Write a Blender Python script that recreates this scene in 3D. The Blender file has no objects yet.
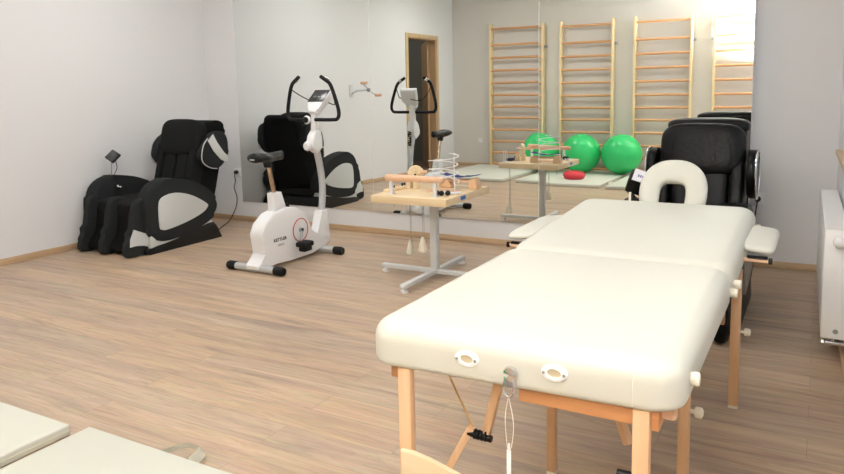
import bpy, bmesh, math, random
from mathutils import Vector, Matrix
random.seed(7)
PI = math.pi
SC = bpy.context.scene
COL = SC.collection

# ------------------------------------------------------------------ materials
def new_mat(name):
    m = bpy.data.materials.new(name); m.use_nodes = True
    return m, m.node_tree, m.node_tree.nodes['Principled BSDF']

def srgb(r, g, b):
    f = lambda c: (c/255/12.92) if c/255 <= .04045 else ((c/255+.055)/1.055)**2.4
    return (f(r), f(g), f(b), 1)

def mat(name, col, rough=.5, metal=0, bump=0, bscale=60, spec=.5, var=0, vscale=8, coat=0, alpha=None):
    m, nt, b = new_mat(name)
    b.inputs['Base Color'].default_value = col
    b.inputs['Roughness'].default_value = rough
    b.inputs['Metallic'].default_value = metal
    b.inputs['Specular IOR Level'].default_value = spec
    b.inputs['Coat Weight'].default_value = coat
    tc = nt.nodes.new('ShaderNodeTexCoord')
    if var:
        n = nt.nodes.new('ShaderNodeTexNoise'); n.inputs['Scale'].default_value = vscale; n.inputs['Detail'].default_value = 3
        nt.links.new(tc.outputs['Object'], n.inputs['Vector'])
        mx = nt.nodes.new('ShaderNodeMix'); mx.data_type = 'RGBA'
        mx.inputs[6].default_value = tuple(max(0, c*(1-var)) for c in col[:3])+(1,)
        mx.inputs[7].default_value = tuple(min(1, c*(1+var)) for c in col[:3])+(1,)
        nt.links.new(n.outputs['Fac'], mx.inputs[0]); nt.links.new(mx.outputs[2], b.inputs['Base Color'])
    if bump:
        n = nt.nodes.new('ShaderNodeTexNoise'); n.inputs['Scale'].default_value = bscale; n.inputs['Detail'].default_value = 4
        nt.links.new(tc.outputs['Object'], n.inputs['Vector'])
        bp = nt.nodes.new('ShaderNodeBump'); bp.inputs['Strength'].default_value = bump; bp.inputs['Distance'].default_value = .01
        nt.links.new(n.outputs['Fac'], bp.inputs['Height']); nt.links.new(bp.outputs['Normal'], b.inputs['Normal'])
    return m

def wood(name, c1, c2, axis='Z', rough=.45, scale=1.0):
    m, nt, b = new_mat(name)
    tc = nt.nodes.new('ShaderNodeTexCoord'); mp = nt.nodes.new('ShaderNodeMapping')
    s = {'X': (1.2, 18, 18), 'Y': (18, 1.2, 18), 'Z': (18, 18, 1.2)}[axis]
    mp.inputs['Scale'].default_value = tuple(v*scale for v in s)
    n = nt.nodes.new('ShaderNodeTexNoise'); n.inputs['Scale'].default_value = 1.6; n.inputs['Detail'].default_value = 6; n.inputs['Distortion'].default_value = .6
    r = nt.nodes.new('ShaderNodeValToRGB')
    r.color_ramp.elements[0].position = .32; r.color_ramp.elements[0].color = c1
    r.color_ramp.elements[1].position = .68; r.color_ramp.elements[1].color = c2
    nt.links.new(tc.outputs['Object'], mp.inputs['Vector']); nt.links.new(mp.outputs['Vector'], n.inputs['Vector'])
    nt.links.new(n.outputs['Fac'], r.inputs['Fac']); nt.links.new(r.outputs['Color'], b.inputs['Base Color'])
    b.inputs['Roughness'].default_value = rough
    return m

def plank_mat():
    m, nt, b = new_mat('oak_planks')
    L = nt.links.new; N = nt.nodes.new
    tc = N('ShaderNodeTexCoord')
    # per plank tone
    br = N('ShaderNodeTexBrick'); br.offset = .37; br.offset_frequency = 2; br.squash = 1
    br.inputs['Scale'].default_value = 1; br.inputs['Brick Width'].default_value = 1.28; br.inputs['Row Height'].default_value = .155
    br.inputs['Mortar Size'].default_value = .0012; br.inputs['Mortar Smooth'].default_value = .2; br.inputs['Bias'].default_value = 0
    br.inputs['Color1'].default_value = (0, 0, 0, 1); br.inputs['Color2'].default_value = (1, 1, 1, 1); br.inputs['Mortar'].default_value = (.25, .25, .25, 1)
    L(tc.outputs['Object'], br.inputs['Vector'])
    # row id to shift the grain
    sep = N('ShaderNodeSeparateXYZ'); L(tc.outputs['Object'], sep.inputs[0])
    dv = N('ShaderNodeMath'); dv.operation = 'DIVIDE'; dv.inputs[1].default_value = .155; L(sep.outputs['Y'], dv.inputs[0])
    fl = N('ShaderNodeMath'); fl.operation = 'FLOOR'; L(dv.outputs[0], fl.inputs[0])
    ml = N('ShaderNodeMath'); ml.operation = 'MULTIPLY'; ml.inputs[1].default_value = 7.31; L(fl.outputs[0], ml.inputs[0])
    ad = N('ShaderNodeMath'); ad.operation = 'MULTIPLY_ADD'; ad.inputs[1].default_value = .9; L(sep.outputs['X'], ad.inputs[0]); L(ml.outputs[0], ad.inputs[2])
    my = N('ShaderNodeMath'); my.operation = 'MULTIPLY'; my.inputs[1].default_value = 10; L(sep.outputs['Y'], my.inputs[0])
    cb = N('ShaderNodeCombineXYZ'); L(ad.outputs[0], cb.inputs[0]); L(my.outputs[0], cb.inputs[1]); L(br.outputs['Color'], cb.inputs[2])
    n1 = N('ShaderNodeTexNoise'); n1.inputs['Scale'].default_value = 1.1; n1.inputs['Detail'].default_value = 8; n1.inputs['Distortion'].default_value = .9; n1.inputs['Roughness'].default_value = .62
    L(cb.outputs[0], n1.inputs['Vector'])
    r1 = N('ShaderNodeValToRGB'); cr = r1.color_ramp
    cr.elements[0].position = .26; cr.elements[0].color = srgb(144, 123, 108)
    cr.elements[1].position = .70; cr.elements[1].color = srgb(211, 187, 158)
    e = cr.elements.new(.40); e.color = srgb(182, 157, 134)
    e = cr.elements.new(.55); e.color = srgb(198, 172, 145)
    L(n1.outputs['Fac'], r1.inputs['Fac'])
    # fine grain
    mp2 = N('ShaderNodeMapping'); mp2.inputs['Scale'].default_value = (4, 110, 1); L(tc.outputs['Object'], mp2.inputs['Vector'])
    n2 = N('ShaderNodeTexNoise'); n2.inputs['Scale'].default_value = 1; n2.inputs['Detail'].default_value = 3; L(mp2.outputs[0], n2.inputs['Vector'])
    mx = N('ShaderNodeMix'); mx.data_type = 'RGBA'; mx.blend_type = 'OVERLAY'; mx.inputs[0].default_value = .22
    L(r1.outputs['Color'], mx.inputs[6]); L(n2.outputs['Color'], mx.inputs[7])
    n3 = N('ShaderNodeTexNoise'); n3.inputs['Scale'].default_value = 2.4; n3.inputs['Detail'].default_value = 10; n3.inputs['Roughness'].default_value = .75; n3.inputs['Distortion'].default_value = 2.2
    L(cb.outputs[0], n3.inputs['Vector'])
    r3 = N('ShaderNodeMapRange'); r3.inputs['From Min'].default_value = .50; r3.inputs['From Max'].default_value = .68; r3.inputs['To Max'].default_value = .55; L(n3.outputs['Fac'], r3.inputs['Value'])
    dk = N('ShaderNodeMix'); dk.data_type = 'RGBA'; dk.inputs[7].default_value = srgb(142, 120, 108); L(r3.outputs[0], dk.inputs[0]); L(mx.outputs[2], dk.inputs[6])
    hs = N('ShaderNodeHueSaturation'); L(dk.outputs[2], hs.inputs['Color'])
    mr = N('ShaderNodeMapRange'); mr.inputs['To Min'].default_value = .88; mr.inputs['To Max'].default_value = .99
    L(br.outputs['Color'], mr.inputs['Value']); L(mr.outputs[0], hs.inputs['Value'])
    sm = N('ShaderNodeMapRange'); sm.inputs['To Min'].default_value = .88; sm.inputs['To Max'].default_value = 1.04; L(br.outputs['Color'], sm.inputs['Value']); L(sm.outputs[0], hs.inputs['Saturation'])
    seam = N('ShaderNodeMix'); seam.data_type = 'RGBA'; seam.inputs[7].default_value = srgb(140, 120, 104)
    sf = N('ShaderNodeMath'); sf.operation = 'MULTIPLY'; sf.inputs[1].default_value = .6; L(br.outputs['Fac'], sf.inputs[0])
    L(sf.outputs[0], seam.inputs[0]); L(hs.outputs['Color'], seam.inputs[6]); L(seam.outputs[2], b.inputs['Base Color'])
    b.inputs['Roughness'].default_value = .42; b.inputs['Specular IOR Level'].default_value = .4
    bp = N('ShaderNodeBump'); bp.inputs['Strength'].default_value = .12; bp.inputs['Distance'].default_value = .003
    L(n1.outputs['Fac'], bp.inputs['Height']); L(bp.outputs['Normal'], b.inputs['Normal'])
    return m

M = {}
M['floor'] = plank_mat()
M['wall'] = mat('grey_white_paint', srgb(228, 228, 230), .85, bump=.05, bscale=150)
M['wall_back'] = mat('warm_grey_paint', srgb(218, 214, 208), .85, bump=.05, bscale=150)
M['ceiling'] = mat('ceiling_paint', srgb(238, 238, 236), .9, bump=.03)
M['skirt'] = wood('oak_skirting', srgb(188, 158, 124), srgb(208, 180, 146), 'X', .5, .6)
M['skirt_y'] = wood('oak_skirting_y', srgb(188, 158, 124), srgb(208, 180, 146), 'Y', .5, .6)
M['beech'] = wood('beech', srgb(222, 178, 136), srgb(236, 198, 160), 'Z', .4)
M['beech_x'] = wood('beech_x', srgb(224, 180, 146), srgb(238, 200, 168), 'X', .4)
M['beech_y'] = wood('beech_y', srgb(224, 180, 146), srgb(238, 200, 168), 'Y', .4)
M['apron'] = wood('apron_wood', srgb(196, 136, 88), srgb(212, 154, 104), 'X', .45)
M['plywood'] = wood('pale_plywood', srgb(236, 212, 172), srgb(246, 228, 194), 'X', .4)
M['pine'] = wood('pine_post', srgb(232, 208, 158), srgb(242, 222, 178), 'Z', .45)
M['rung'] = wood('rung_wood', srgb(206, 152, 104), srgb(226, 176, 128), 'X', .4)
M['tabletop'] = wood('laminate_tabletop', srgb(232, 204, 162), srgb(240, 218, 180), 'X', .4)
M['edge'] = wood('tabletop_edge', srgb(226, 192, 146), srgb(238, 210, 168), 'X', .45)
M['doorframe'] = wood('door_frame_wood', srgb(196, 168, 128), srgb(212, 186, 146), 'Z', .45)
M['doorleaf'] = wood('door_leaf_wood', srgb(170, 134, 98), srgb(188, 152, 114), 'Z', .45, .5)
M['sill'] = wood('sill_wood', srgb(190, 158, 122), srgb(206, 176, 140), 'Y', .4)
M['cream'] = mat('cream_vinyl', srgb(212, 211, 200), .4, bump=.04, bscale=220)
M['creamseam'] = mat('cream_piping', srgb(228, 225, 210), .45)
M['matvinyl'] = mat('mat_vinyl', srgb(214, 214, 202), .5, bump=.05, bscale=90)
M['matside'] = mat('mat_side', srgb(216, 214, 190), .55)
M['strap'] = mat('white_webbing', srgb(244, 242, 230), .7, bump=.2, bscale=300)
M['blackfab'] = mat('black_fabric', srgb(20, 21, 22), .9, spec=.25, bump=.25, bscale=200, var=.25, vscale=30)
M['blackfab2'] = mat('dark_grey_fabric', srgb(34, 37, 38), .85, spec=.3, bump=.25, bscale=200)
M['blackdeep'] = mat('black_velvet', srgb(12, 12, 13), .9, spec=.2)
M['leather'] = mat('black_leather', srgb(10, 10, 11), .38, spec=.2, bump=.35, bscale=45)
M['leather2'] = mat('black_leather_folds', srgb(10, 10, 11), .38, spec=.2, bump=.5, bscale=14)
M['blackpl'] = mat('black_plastic', srgb(17, 18, 19), .42, spec=.35)
M['rubber'] = mat('black_rubber', srgb(18, 19, 20), .65, spec=.3)
M['silver'] = mat('silver_paint', srgb(196, 199, 202), .35, metal=.35)
M['inset'] = mat('silver_white_panel', srgb(203, 206, 206), .4, bump=.1, bscale=300)
M['chrome'] = mat('chrome', srgb(225, 225, 228), .12, metal=1)
M['steel'] = mat('brushed_steel', srgb(170, 173, 176), .3, metal=.8)
M['white'] = mat('white_plastic', srgb(236, 236, 238), .35)
M['whitepaint'] = mat('white_enamel', srgb(250, 251, 252), .3)
M['greypaint'] = mat('light_grey_steel', srgb(212, 215, 216), .4)
M['pad_cream'] = mat('cream_plastic', srgb(240, 234, 216), .35)
M['green'] = mat('green_rubber', srgb(48, 200, 112), .25, var=.06, vscale=3)
M['red'] = mat('red_rubber', srgb(214, 52, 66), .38)
M['redline'] = mat('red_ring', srgb(190, 40, 50), .4)
M['blue'] = mat('blue_cloth', srgb(60, 78, 150), .7, bump=.1)
M['navy'] = mat('navy_plastic', srgb(46, 50, 84), .5)
M['bluelogo'] = mat('blue_sticker', srgb(50, 120, 200), .4)
M['screen'] = mat('dark_screen', srgb(62, 64, 66), .2)
M['screentext'] = mat('display_marks', srgb(150, 156, 152), .4)
M['purple'] = mat('purple_print', srgb(120, 90, 160), .5)
M['string'] = mat('grey_cord', srgb(150, 152, 148), .7)
M['twine'] = mat('tan_cord', srgb(214, 178, 126), .7)
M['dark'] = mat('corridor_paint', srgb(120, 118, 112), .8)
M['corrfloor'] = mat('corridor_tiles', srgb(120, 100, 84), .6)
M['seatpost'] = mat('worn_chrome', srgb(196, 172, 148), .2, metal=.9)
M['lens'] = mat('red_seal', srgb(170, 50, 50), .5)

# mirror
m, nt, b = new_mat('mirror_glass')
b.inputs['Base Color'].default_value = (.90, .93, .91, 1); b.inputs['Metallic'].default_value = 1; b.inputs['Roughness'].default_value = 0
M['mirror'] = m
M['mirroredge'] = mat('polished_mirror_edge', srgb(235, 238, 236), .15)
# glass pane
m, nt, b = new_mat('window_glass')
b.inputs['Transmission Weight'].default_value = 1; b.inputs['Roughness'].default_value = 0; b.inputs['IOR'].default_value = 1.01
M['glass'] = m
m, nt, b = new_mat('lamp_diffuser')
b.inputs['Emission Color'].default_value = (1, .97, .93, 1); b.inputs['Emission Strength'].default_value = 4
M['lamp'] = m

# ------------------------------------------------------------------ mesh helpers
def BM(): return bmesh.new()

def xform(bm, verts, mtx):
    bmesh.ops.transform(bm, matrix=mtx, verts=verts)

def add_box(bm, lo, hi, bev=0, seg=2, mtx=None):
    r = bmesh.ops.create_cube(bm, size=1)
    vs = r['verts']
    c = [(a+b_)/2 for a, b_ in zip(lo, hi)]; s = [abs(b_-a) for a, b_ in zip(lo, hi)]
    for v in vs: v.co = Vector((v.co.x*s[0]+c[0], v.co.y*s[1]+c[1], v.co.z*s[2]+c[2]))
    if bev:
        es = list({e for v in vs for e in v.link_edges})
        q = bmesh.ops.bevel(bm, geom=es, offset=min(bev, min(s)*.49), segments=seg, profile=.5, affect='EDGES')
        vs = list({v for f in q['faces'] for v in f.verts} | {v for v in vs if v.is_valid})
        vs = [v for v in vs if v.is_valid]
    if mtx is not None:
        allv = set(vs)
        for v in list(vs):
            for f in v.link_faces: allv |= set(f.verts)
        xform(bm, list(allv), mtx)
    return bm

def add_cyl(bm, p0, p1, r0, r1=None, seg=20, caps=True):
    p0, p1 = Vector(p0), Vector(p1); r1 = r0 if r1 is None else r1
    d = p1-p0; L = d.length
    q = d.to_track_quat('Z', 'Y').to_matrix().to_4x4()
    bmesh.ops.create_cone(bm, cap_ends=caps, segments=seg, radius1=r0, radius2=r1, depth=L, matrix=Matrix.Translation((p0+p1)/2) @ q)
    return bm

def catmull(pts, n=6, closed=False):
    P = [Vector(p) for p in pts]; out = []; N = len(P)
    rng = range(N) if closed else range(N-1)
    for i in rng:
        if closed: a, b_, c, d = P[(i-1) % N], P[i], P[(i+1) % N], P[(i+2) % N]
        else: a, b_, c, d = P[max(i-1, 0)], P[i], P[i+1], P[min(i+2, N-1)]
        for k in range(n):
            t = k/n
            out.append(.5*((2*b_)+(-a+c)*t+(2*a-5*b_+4*c-d)*t*t+(-a+3*b_-3*c+d)*t**3))
    if not closed: out.append(P[-1])
    return out

def add_tube(bm, pts, r, seg=10, smooth=0, closed=False, radii=None):
    P = catmull(pts, smooth, closed) if smooth else [Vector(p) for p in pts]
    n = len(P); rings = []
    prev = None
    for i, p in enumerate(P):
        if closed: t = (P[(i+1) % n]-P[i-1])
        else: t = P[min(i+1, n-1)]-P[max(i-1, 0)]
        if t.length < 1e-9: t = Vector((0, 0, 1))
        t.normalize()
        if prev is None:
            u = t.orthogonal().normalized()
        else:
            u = (prev-t*prev.dot(t))
            u = u.normalized() if u.length > 1e-6 else t.orthogonal().normalized()
        prev = u; w = t.cross(u)
        rr = radii[min(int(i*len(radii)/n), len(radii)-1)] if radii else r
        rings.append([bm.verts.new(p+(u*math.cos(2*PI*k/seg)+w*math.sin(2*PI*k/seg))*rr) for k in range(seg)])
    m_ = n if closed else n-1
    for i in range(m_):
        a, b_ = rings[i], rings[(i+1) % n]
        for k in range(seg):
            try: bm.faces.new((a[k], a[(k+1) % seg], b_[(k+1) % seg], b_[k]))
            except ValueError: pass
    if not closed:
        bm.faces.new(rings[0][::-1]); bm.faces.new(rings[-1])
    return bm

def add_lathe(bm, prof, mtx, seg=28):
    """prof: (radius, height) list, axis local z"""
    rings = []
    for r, h in prof:
        if r < 1e-6: rings.append([bm.verts.new(mtx @ Vector((0, 0, h)))])
        else: rings.append([bm.verts.new(mtx @ Vector((r*math.cos(2*PI*k/seg), r*math.sin(2*PI*k/seg), h))) for k in range(seg)])
    for a, b_ in zip(rings, rings[1:]):
        for k in range(seg):
            k2 = (k+1) % seg
            if len(a) == 1 and len(b_) == 1: continue
            if len(a) == 1: bm.faces.new((a[0], b_[k], b_[k2]))
            elif len(b_) == 1: bm.faces.new((a[k], a[k2], b_[0]))
            else: bm.faces.new((a[k], a[k2], b_[k2], b_[k]))
    return bm

def axis_m(p, d):
    return Matrix.Translation(Vector(p)) @ Vector(d).normalized().to_track_quat('Z', 'Y').to_matrix().to_4x4()

def add_prism(bm, prof, f, bev=.01, seg=3, a=0, b_=1):
    """prof: list of 2D pts; f(u, v, w) -> 3D; extruded w from a to b with rounded rims"""
    n = len(prof)
    va = [bm.verts.new(f(u, v, a)) for u, v in prof]; vb = [bm.verts.new(f(u, v, b_)) for u, v in prof]
    fa = bm.faces.new(va); fb = bm.faces.new(vb[::-1])
    for i in range(n): bm.faces.new((va[i], vb[i], vb[(i+1) % n], va[(i+1) % n]))
    if bev:
        es = list(fa.edges)+list(fb.edges)
        bmesh.ops.bevel(bm, geom=es, offset=bev, segments=seg, profile=.5, affect='EDGES', clamp_overlap=True)
    return bm

def add_pillow(bm, c, s, e1=.5, e2=.5, mtx=None, nu=40, nv=24):
    """superellipsoid with half sizes s; small exponents are boxy"""
    sp = lambda x, e: math.copysign(abs(x)**e, x)
    T = Matrix.Translation(Vector(c)) @ (mtx if mtx is not None else Matrix())
    rings = []
    for j in range(nv+1):
        ph = -PI/2+PI*j/nv
        if j in (0, nv):
            rings.append([bm.verts.new(T @ Vector((0, 0, s[2]*sp(math.sin(ph), e1))))]); continue
        rings.append([bm.verts.new(T @ Vector((s[0]*sp(math.cos(ph), e1)*sp(math.cos(2*PI*k/nu), e2), s[1]*sp(math.cos(ph), e1)*sp(math.sin(2*PI*k/nu), e2), s[2]*sp(math.sin(ph), e1)))) for k in range(nu)])
    for a, b_ in zip(rings, rings[1:]):
        for k in range(nu):
            k2 = (k+1) % nu
            if len(a) == 1: bm.faces.new((a[0], b_[k2], b_[k]))
            elif len(b_) == 1: bm.faces.new((a[k], a[k2], b_[0]))
            else: bm.faces.new((a[k], a[k2], b_[k2], b_[k]))
    return bm

def obj(name, bm, material, parent=None, angle=40, label=None):
    bmesh.ops.recalc_face_normals(bm, faces=bm.faces[:])
    for f in bm.faces: f.smooth = True
    me = bpy.data.meshes.new(name); bm.to_mesh(me); bm.free()
    try: me.set_sharp_from_angle(angle=math.radians(angle))
    except Exception: pass
    me.materials.append(material)
    o = bpy.data.objects.new(name, me); COL.objects.link(o)
    if parent is not None:
        o.parent = parent
        if parent.type == 'EMPTY': o.matrix_parent_inverse = Matrix.Translation(-parent.location)
    if label: o['label'] = label
    return o

def thing(name, label, cat, loc, group=None):
    o = bpy.data.objects.new(name, None); COL.objects.link(o)
    o.location = loc; o.empty_display_size = .1
    o['label'] = label; o['category'] = cat
    if group: o['group'] = group
    return o

def tag(o, label, cat, group=None):
    o['label'] = label; o['category'] = cat
    if group: o['group'] = group
    return o

def struct(name, bm, material, parent=None):
    o = obj(name, bm, material, parent, angle=30)
    if parent is None: o['kind'] = 'structure'
    return o

def copy_tree(o, parent=None):
    c = o.copy(); COL.objects.link(c)
    if parent is not None: c.parent = parent
    for ch in [x for x in o.children]: copy_tree(ch, c)
    return c

def set_org(o, p):
    """move the origin of a parentless mesh to p"""
    o.data.transform(Matrix.Translation(-Vector(p))); o.location = p
    return o

def text_bm(s, size, mtx, depth=.0008, sx=1.0):
    cu = bpy.data.curves.new('t', 'FONT'); cu.body = s; cu.size = size; cu.extrude = depth; cu.align_x = 'CENTER'; cu.align_y = 'CENTER'; cu.offset = size*.03
    to = bpy.data.objects.new('t', cu); COL.objects.link(to)
    dg = bpy.context.evaluated_depsgraph_get(); me = bpy.data.meshes.new_from_object(to.evaluated_get(dg))
    bm = BM(); bm.from_mesh(me)
    bpy.data.objects.remove(to); bpy.data.curves.remove(cu); bpy.data.meshes.remove(me)
    bmesh.ops.transform(bm, matrix=mtx @ Matrix.Scale(sx, 4, (1, 0, 0)), verts=bm.verts[:])
    return bm

# ------------------------------------------------------------------ room
XL, XR, YB, YR, H = -5.427, .095, -5.53, .10, 2.85
XM0, XM1 = -5.016, -.414
b = BM(); add_box(b, (XL-.1, YB-.1, -.1), (XR+.45, YR+.1, 0)); struct('floor', b, M['floor'])
b = BM(); add_box(b, (XL-.1, YB-.1, H), (XR+.45, YR+.1, H+.1)); struct('ceiling', b, M['ceiling'])
# wall carrying the mirrors, standing proud of the niche at right
b = BM(); add_box(b, (XL-.1, 0, 0), (XM1, YR+.12, H)); struct('wall_front', b, M['wall'])
b = BM(); add_box(b, (XM1, YR, 0), (XR+.25, YR+.12, H)); struct('wall_niche', b, M['wall'])
# left wall with door opening y -5.0..-3.98
DY0, DY1, DZ = -4.93, -4.04, 2.05
b = BM()
add_box(b, (XL-.12, DY1, 0), (XL, 0.02, H)); add_box(b, (XL-.12, YB-.02, 0), (XL, DY0, H)); add_box(b, (XL-.12, DY0, DZ), (XL, DY1, H))
struct('wall_left', b, M['wall'])
b = BM(); add_box(b, (XL-.12, YB-.12, 0), (XR+.45, YB, H)); struct('wall_back', b, M['wall_back'])
# right wall with two windows
XR = .10
W = [(-2.75, -.55), (-5.2, -3.05)]; WZ0, WZ1 = .875, 2.45
b = BM()
add_box(b, (XR, YB, 0), (XR+.25, YR, WZ0)); add_box(b, (XR, YB, WZ1), (XR+.25, YR, H))
add_box(b, (XR, W[0][1], WZ0), (XR+.25, YR, WZ1)); add_box(b, (XR, W[1][1], WZ0), (XR+.25, W[0][0], WZ1)); add_box(b, (XR, YB, WZ0), (XR+.25, W[1][0], WZ1))
struct('wall_right', b, M['wall'])
for i, (y0, y1) in enumerate(W):
    g = 'windows'
    b = BM(); t_ = .05; x0, x1 = XR+.15, XR+.21
    add_box(b, (x0, y0, WZ0), (x1, y0+t_, WZ1), .004); add_box(b, (x0, y1-t_, WZ0), (x1, y1, WZ1), .004)
    add_box(b, (x0, y0+t_, WZ0), (x1, y1-t_, WZ0+t_), .004); add_box(b, (x0, y0+t_, WZ1-t_), (x1, y1-t_, WZ1), .004)
    add_box(b, (x0, (y0+y1)/2-.03, WZ0+t_), (x1, (y0+y1)/2+.03, WZ1-t_), .004)
    wf = struct('window_%d' % (i+1), b, M['white'])
    b = BM(); add_box(b, (XR+.178, y0+.03, WZ0+.03), (XR+.182, y1-.03, WZ1-.03)); obj('pane', b, M['glass'], wf)
    b = BM(); add_box(b, (XR-.036, y0-.06, WZ0-.03), (XR+.15, y1+.10, WZ0), .008); s_ = obj('window_sill', b, M['sill'], wf)
# skirting
b = BM(); add_box(b, (XL, -.016, 0), (XM1, 0, .05), .004); struct('baseboard_front', b, M['skirt'])
b = BM(); add_box(b, (XM1, YR-.016, 0), (XR, YR, .05), .004); struct('baseboard_niche', b, M['skirt'])
b = BM(); add_box(b, (XL, DY1+.07, 0), (XL+.016, -.016, .05), .004); struct('baseboard_left', b, M['skirt_y'])
b = BM(); add_box(b, (XL, YB, 0), (XR, YB+.016, .05), .004); struct('baseboard_back', b, M['skirt'])
b = BM(); add_box(b, (XR-.016, YB+.016, 0), (XR, YR-.016, .05), .004); struct('baseboard_right', b, M['skirt_y'])
# door
b = BM()
for (a0, a1, z0, z1) in ((DY1, DY1+.065, 0, DZ+.065), (DY0-.065, DY0, 0, DZ+.065), (DY0, DY1, DZ, DZ+.065)):
    add_box(b, (XL-.004, a0, z0), (XL+.018, a1, z1), .003)
dr = struct('door_1', b, M['doorframe'])
b = BM(); add_box(b, (XL-.13, DY1-.012, 0), (XL-.004, DY1+.002, DZ)); add_box(b, (XL-.13, DY0-.002, 0), (XL-.004, DY0+.012, DZ)); add_box(b, (XL-.13, DY0+.012, DZ-.012), (XL-.004, DY1-.012, DZ+.002)); obj('frame_lining', b, M['doorleaf'], dr)
LT = Matrix.Translation((XL-.125, DY0+.02, 0)) @ Matrix.Rotation(math.radians(-90-35.5), 4, 'Z')
b = BM(); add_box(b, (0, -.02, .01), (.85, .02, DZ-.01), .002, 1, LT); lf = obj('door_leaf', b, M['doorleaf'], dr)
b = BM(); add_cyl(b, LT @ Vector((.78, .02, 1.0)), LT @ Vector((.78, .07, 1.0)), .011); add_tube(b, [LT @ Vector((.78, .07, 1.0)), LT @ Vector((.73, .075, 1.0)), LT @ Vector((.66, .075, 1.0))], .009); obj('door_handle', b, M['steel'], lf)
# corridor beyond the door
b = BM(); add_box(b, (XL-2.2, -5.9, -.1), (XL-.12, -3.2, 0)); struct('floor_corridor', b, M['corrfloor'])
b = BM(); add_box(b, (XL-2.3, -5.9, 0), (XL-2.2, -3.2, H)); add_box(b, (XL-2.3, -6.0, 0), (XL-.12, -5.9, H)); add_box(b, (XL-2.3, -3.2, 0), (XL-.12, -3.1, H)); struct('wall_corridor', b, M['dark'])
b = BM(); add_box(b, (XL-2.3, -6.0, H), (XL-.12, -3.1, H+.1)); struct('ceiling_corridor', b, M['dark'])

# ceiling lights (lamps of the room, four show as highlights on the balls)
for i, (x, y) in enumerate([(-4.2, -1.5), (-2.7, -1.5), (-1.2, -1.5), (-4.2, -3.9), (-2.7, -3.9), (-1.2, -3.9)]):
    t = thing('ceiling_light', 'square recessed ceiling lamp above the %s of the room' % ['front left corner', 'front middle', 'front right corner', 'rear left corner', 'rear middle', 'rear right corner'][i], 'lamp', (x, y, H-.03), 'ceiling lamps')
    b = BM()
    for (a0, a1, c0, c1) in ((-.3, -.28, -.3, .3), (.28, .3, -.3, .3), (-.28, .28, -.3, -.28), (-.28, .28, .28, .3)):
        add_box(b, (x+a0, y+c0, H-.03), (x+a1, y+c1, H), .002)
    obj('frame', b, M['white'], t)
    b = BM(); add_box(b, (x-.28, y-.28, H-.02), (x+.28, y+.28, H-.012)); obj('diffuser', b, M['lamp'], t)

# ------------------------------------------------------------------ mirrors
MZ0, MZ1 = .197, 2.75
tilt = [(.0, 0), (.0, 0.0), (.0055, 0.0)]   # tiny mounting errors about X and Z
names = ['left', 'middle', 'right']
seams = [XM0, -3.453, -1.910, XM1]
ml = ['tall frameless mirror panel at the left, reflecting the back of the massage chair', 'middle frameless mirror panel, reflecting the doorway', 'frameless mirror panel at the right, reflecting the green balls']
TILT = [(.0, .0), (.002, .0), (.0045, .0)]
for i in range(3):
    x0, x1 = seams[i]+.0025, seams[i+1]-.0025
    t = thing('mirror_panel', ml[i], 'mirror', ((x0+x1)/2, -.003, MZ0), None)
    cx, cz = (x0+x1)/2, (MZ0+MZ1)/2
    rx, rz = TILT[i]
    dpt = .008+abs(rx)*(MZ1-MZ0)/2+abs(rz)*(x1-x0)/2
    T = Matrix.Translation((cx, -dpt, cz)) @ Matrix.Rotation(-rx, 4, 'X') @ Matrix.Rotation(rz, 4, 'Z') @ Matrix.Translation((-cx, 0, -cz))
    b = BM(); add_box(b, (x0, 0, MZ0), (x1, .004, MZ1), mtx=T); obj('mirror_glass', b, M['mirror'], t)
    b = BM()
    e = .0035
    add_box(b, (x0-e*.6, -.0006, MZ0), (x0, .006, MZ1), mtx=T); obj('polished_edge', b, M['mirroredge'], t)
    b = BM(); add_box(b, (x1, -.0006, MZ0), (x1+e*.6, .006, MZ1), mtx=T); obj('polished_edge', b, M['mirroredge'], t)

# ------------------------------------------------------------------ wall sockets
def socket(p, n, label, plug=False):
    """p centre on wall, n = outward y direction (-1 or 1)"""
    x, y, z = p
    t = thing('wall_socket', label, 'socket', p)
    lo, hi = sorted((y, y+n*.012))
    b = BM(); add_box(b, (x-.041, lo, z-.041), (x+.041, hi, z+.041), .006, 3); pl = obj('face_plate', b, M['white'], t)
    b = BM(); add_lathe(b, [(.019, .0125), (.021, .0145), (.023, .0125)], axis_m((x, y, z), (0, n, 0))); obj('socket_ring', b, M['white'], t)
    return t
socket((-5.065, 0, .487), -1, 'white wall socket left of the mirror with a black plug in it')
socket((-.365, YR, .478), -1, 'white wall socket on the grey niche wall behind the leather chair')
socket((-4.93, YB, .42), 1, 'white wall socket on the back wall, seen in the middle mirror')

# ------------------------------------------------------------------ wall bars
RZ = [.06, .24, .42, .61, .80, .98, 1.165, 1.36, 1.555, 1.755, 1.96, 2.21]
def wall_bars(x0, x1, label):
    t = thing('wall_bars', label, 'wall bars', ((x0+x1)/2, YB, 0), 'gymnastic wall bars on the back wall')
    for x in (x0, x1):
        b = BM(); add_box(b, (x-.017, YB+.018, .0), (x+.017, YB+.125, 2.29), .006, 3); obj('post', b, M['pine'], t)
    for k, z in enumerate(RZ):
        b = BM(); add_lathe(b, [(.023, -(x1-x0)/2+.017), (.023, 0), (.023, (x1-x0)/2-.017)], axis_m(((x0+x1)/2, YB+.095, z), (1, 0, 0)) @ Matrix.Diagonal((1.0, .8, 1, 1)), 14); obj('rung', b, M['rung'], t)
    for x, s in ((x0, -1), (x1, 1)):
        for z in (.35, 1.93):
            b = BM(); add_box(b, (x+s*.017, YB, z-.02), (x+s*.021, YB+.09, z+.02), .001); add_box(b, (x+s*.021, YB, z-.02), (x+s*.05, YB+.004, z+.02), .001)
            obj('bracket', b, M['steel'], t)
    return t
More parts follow.
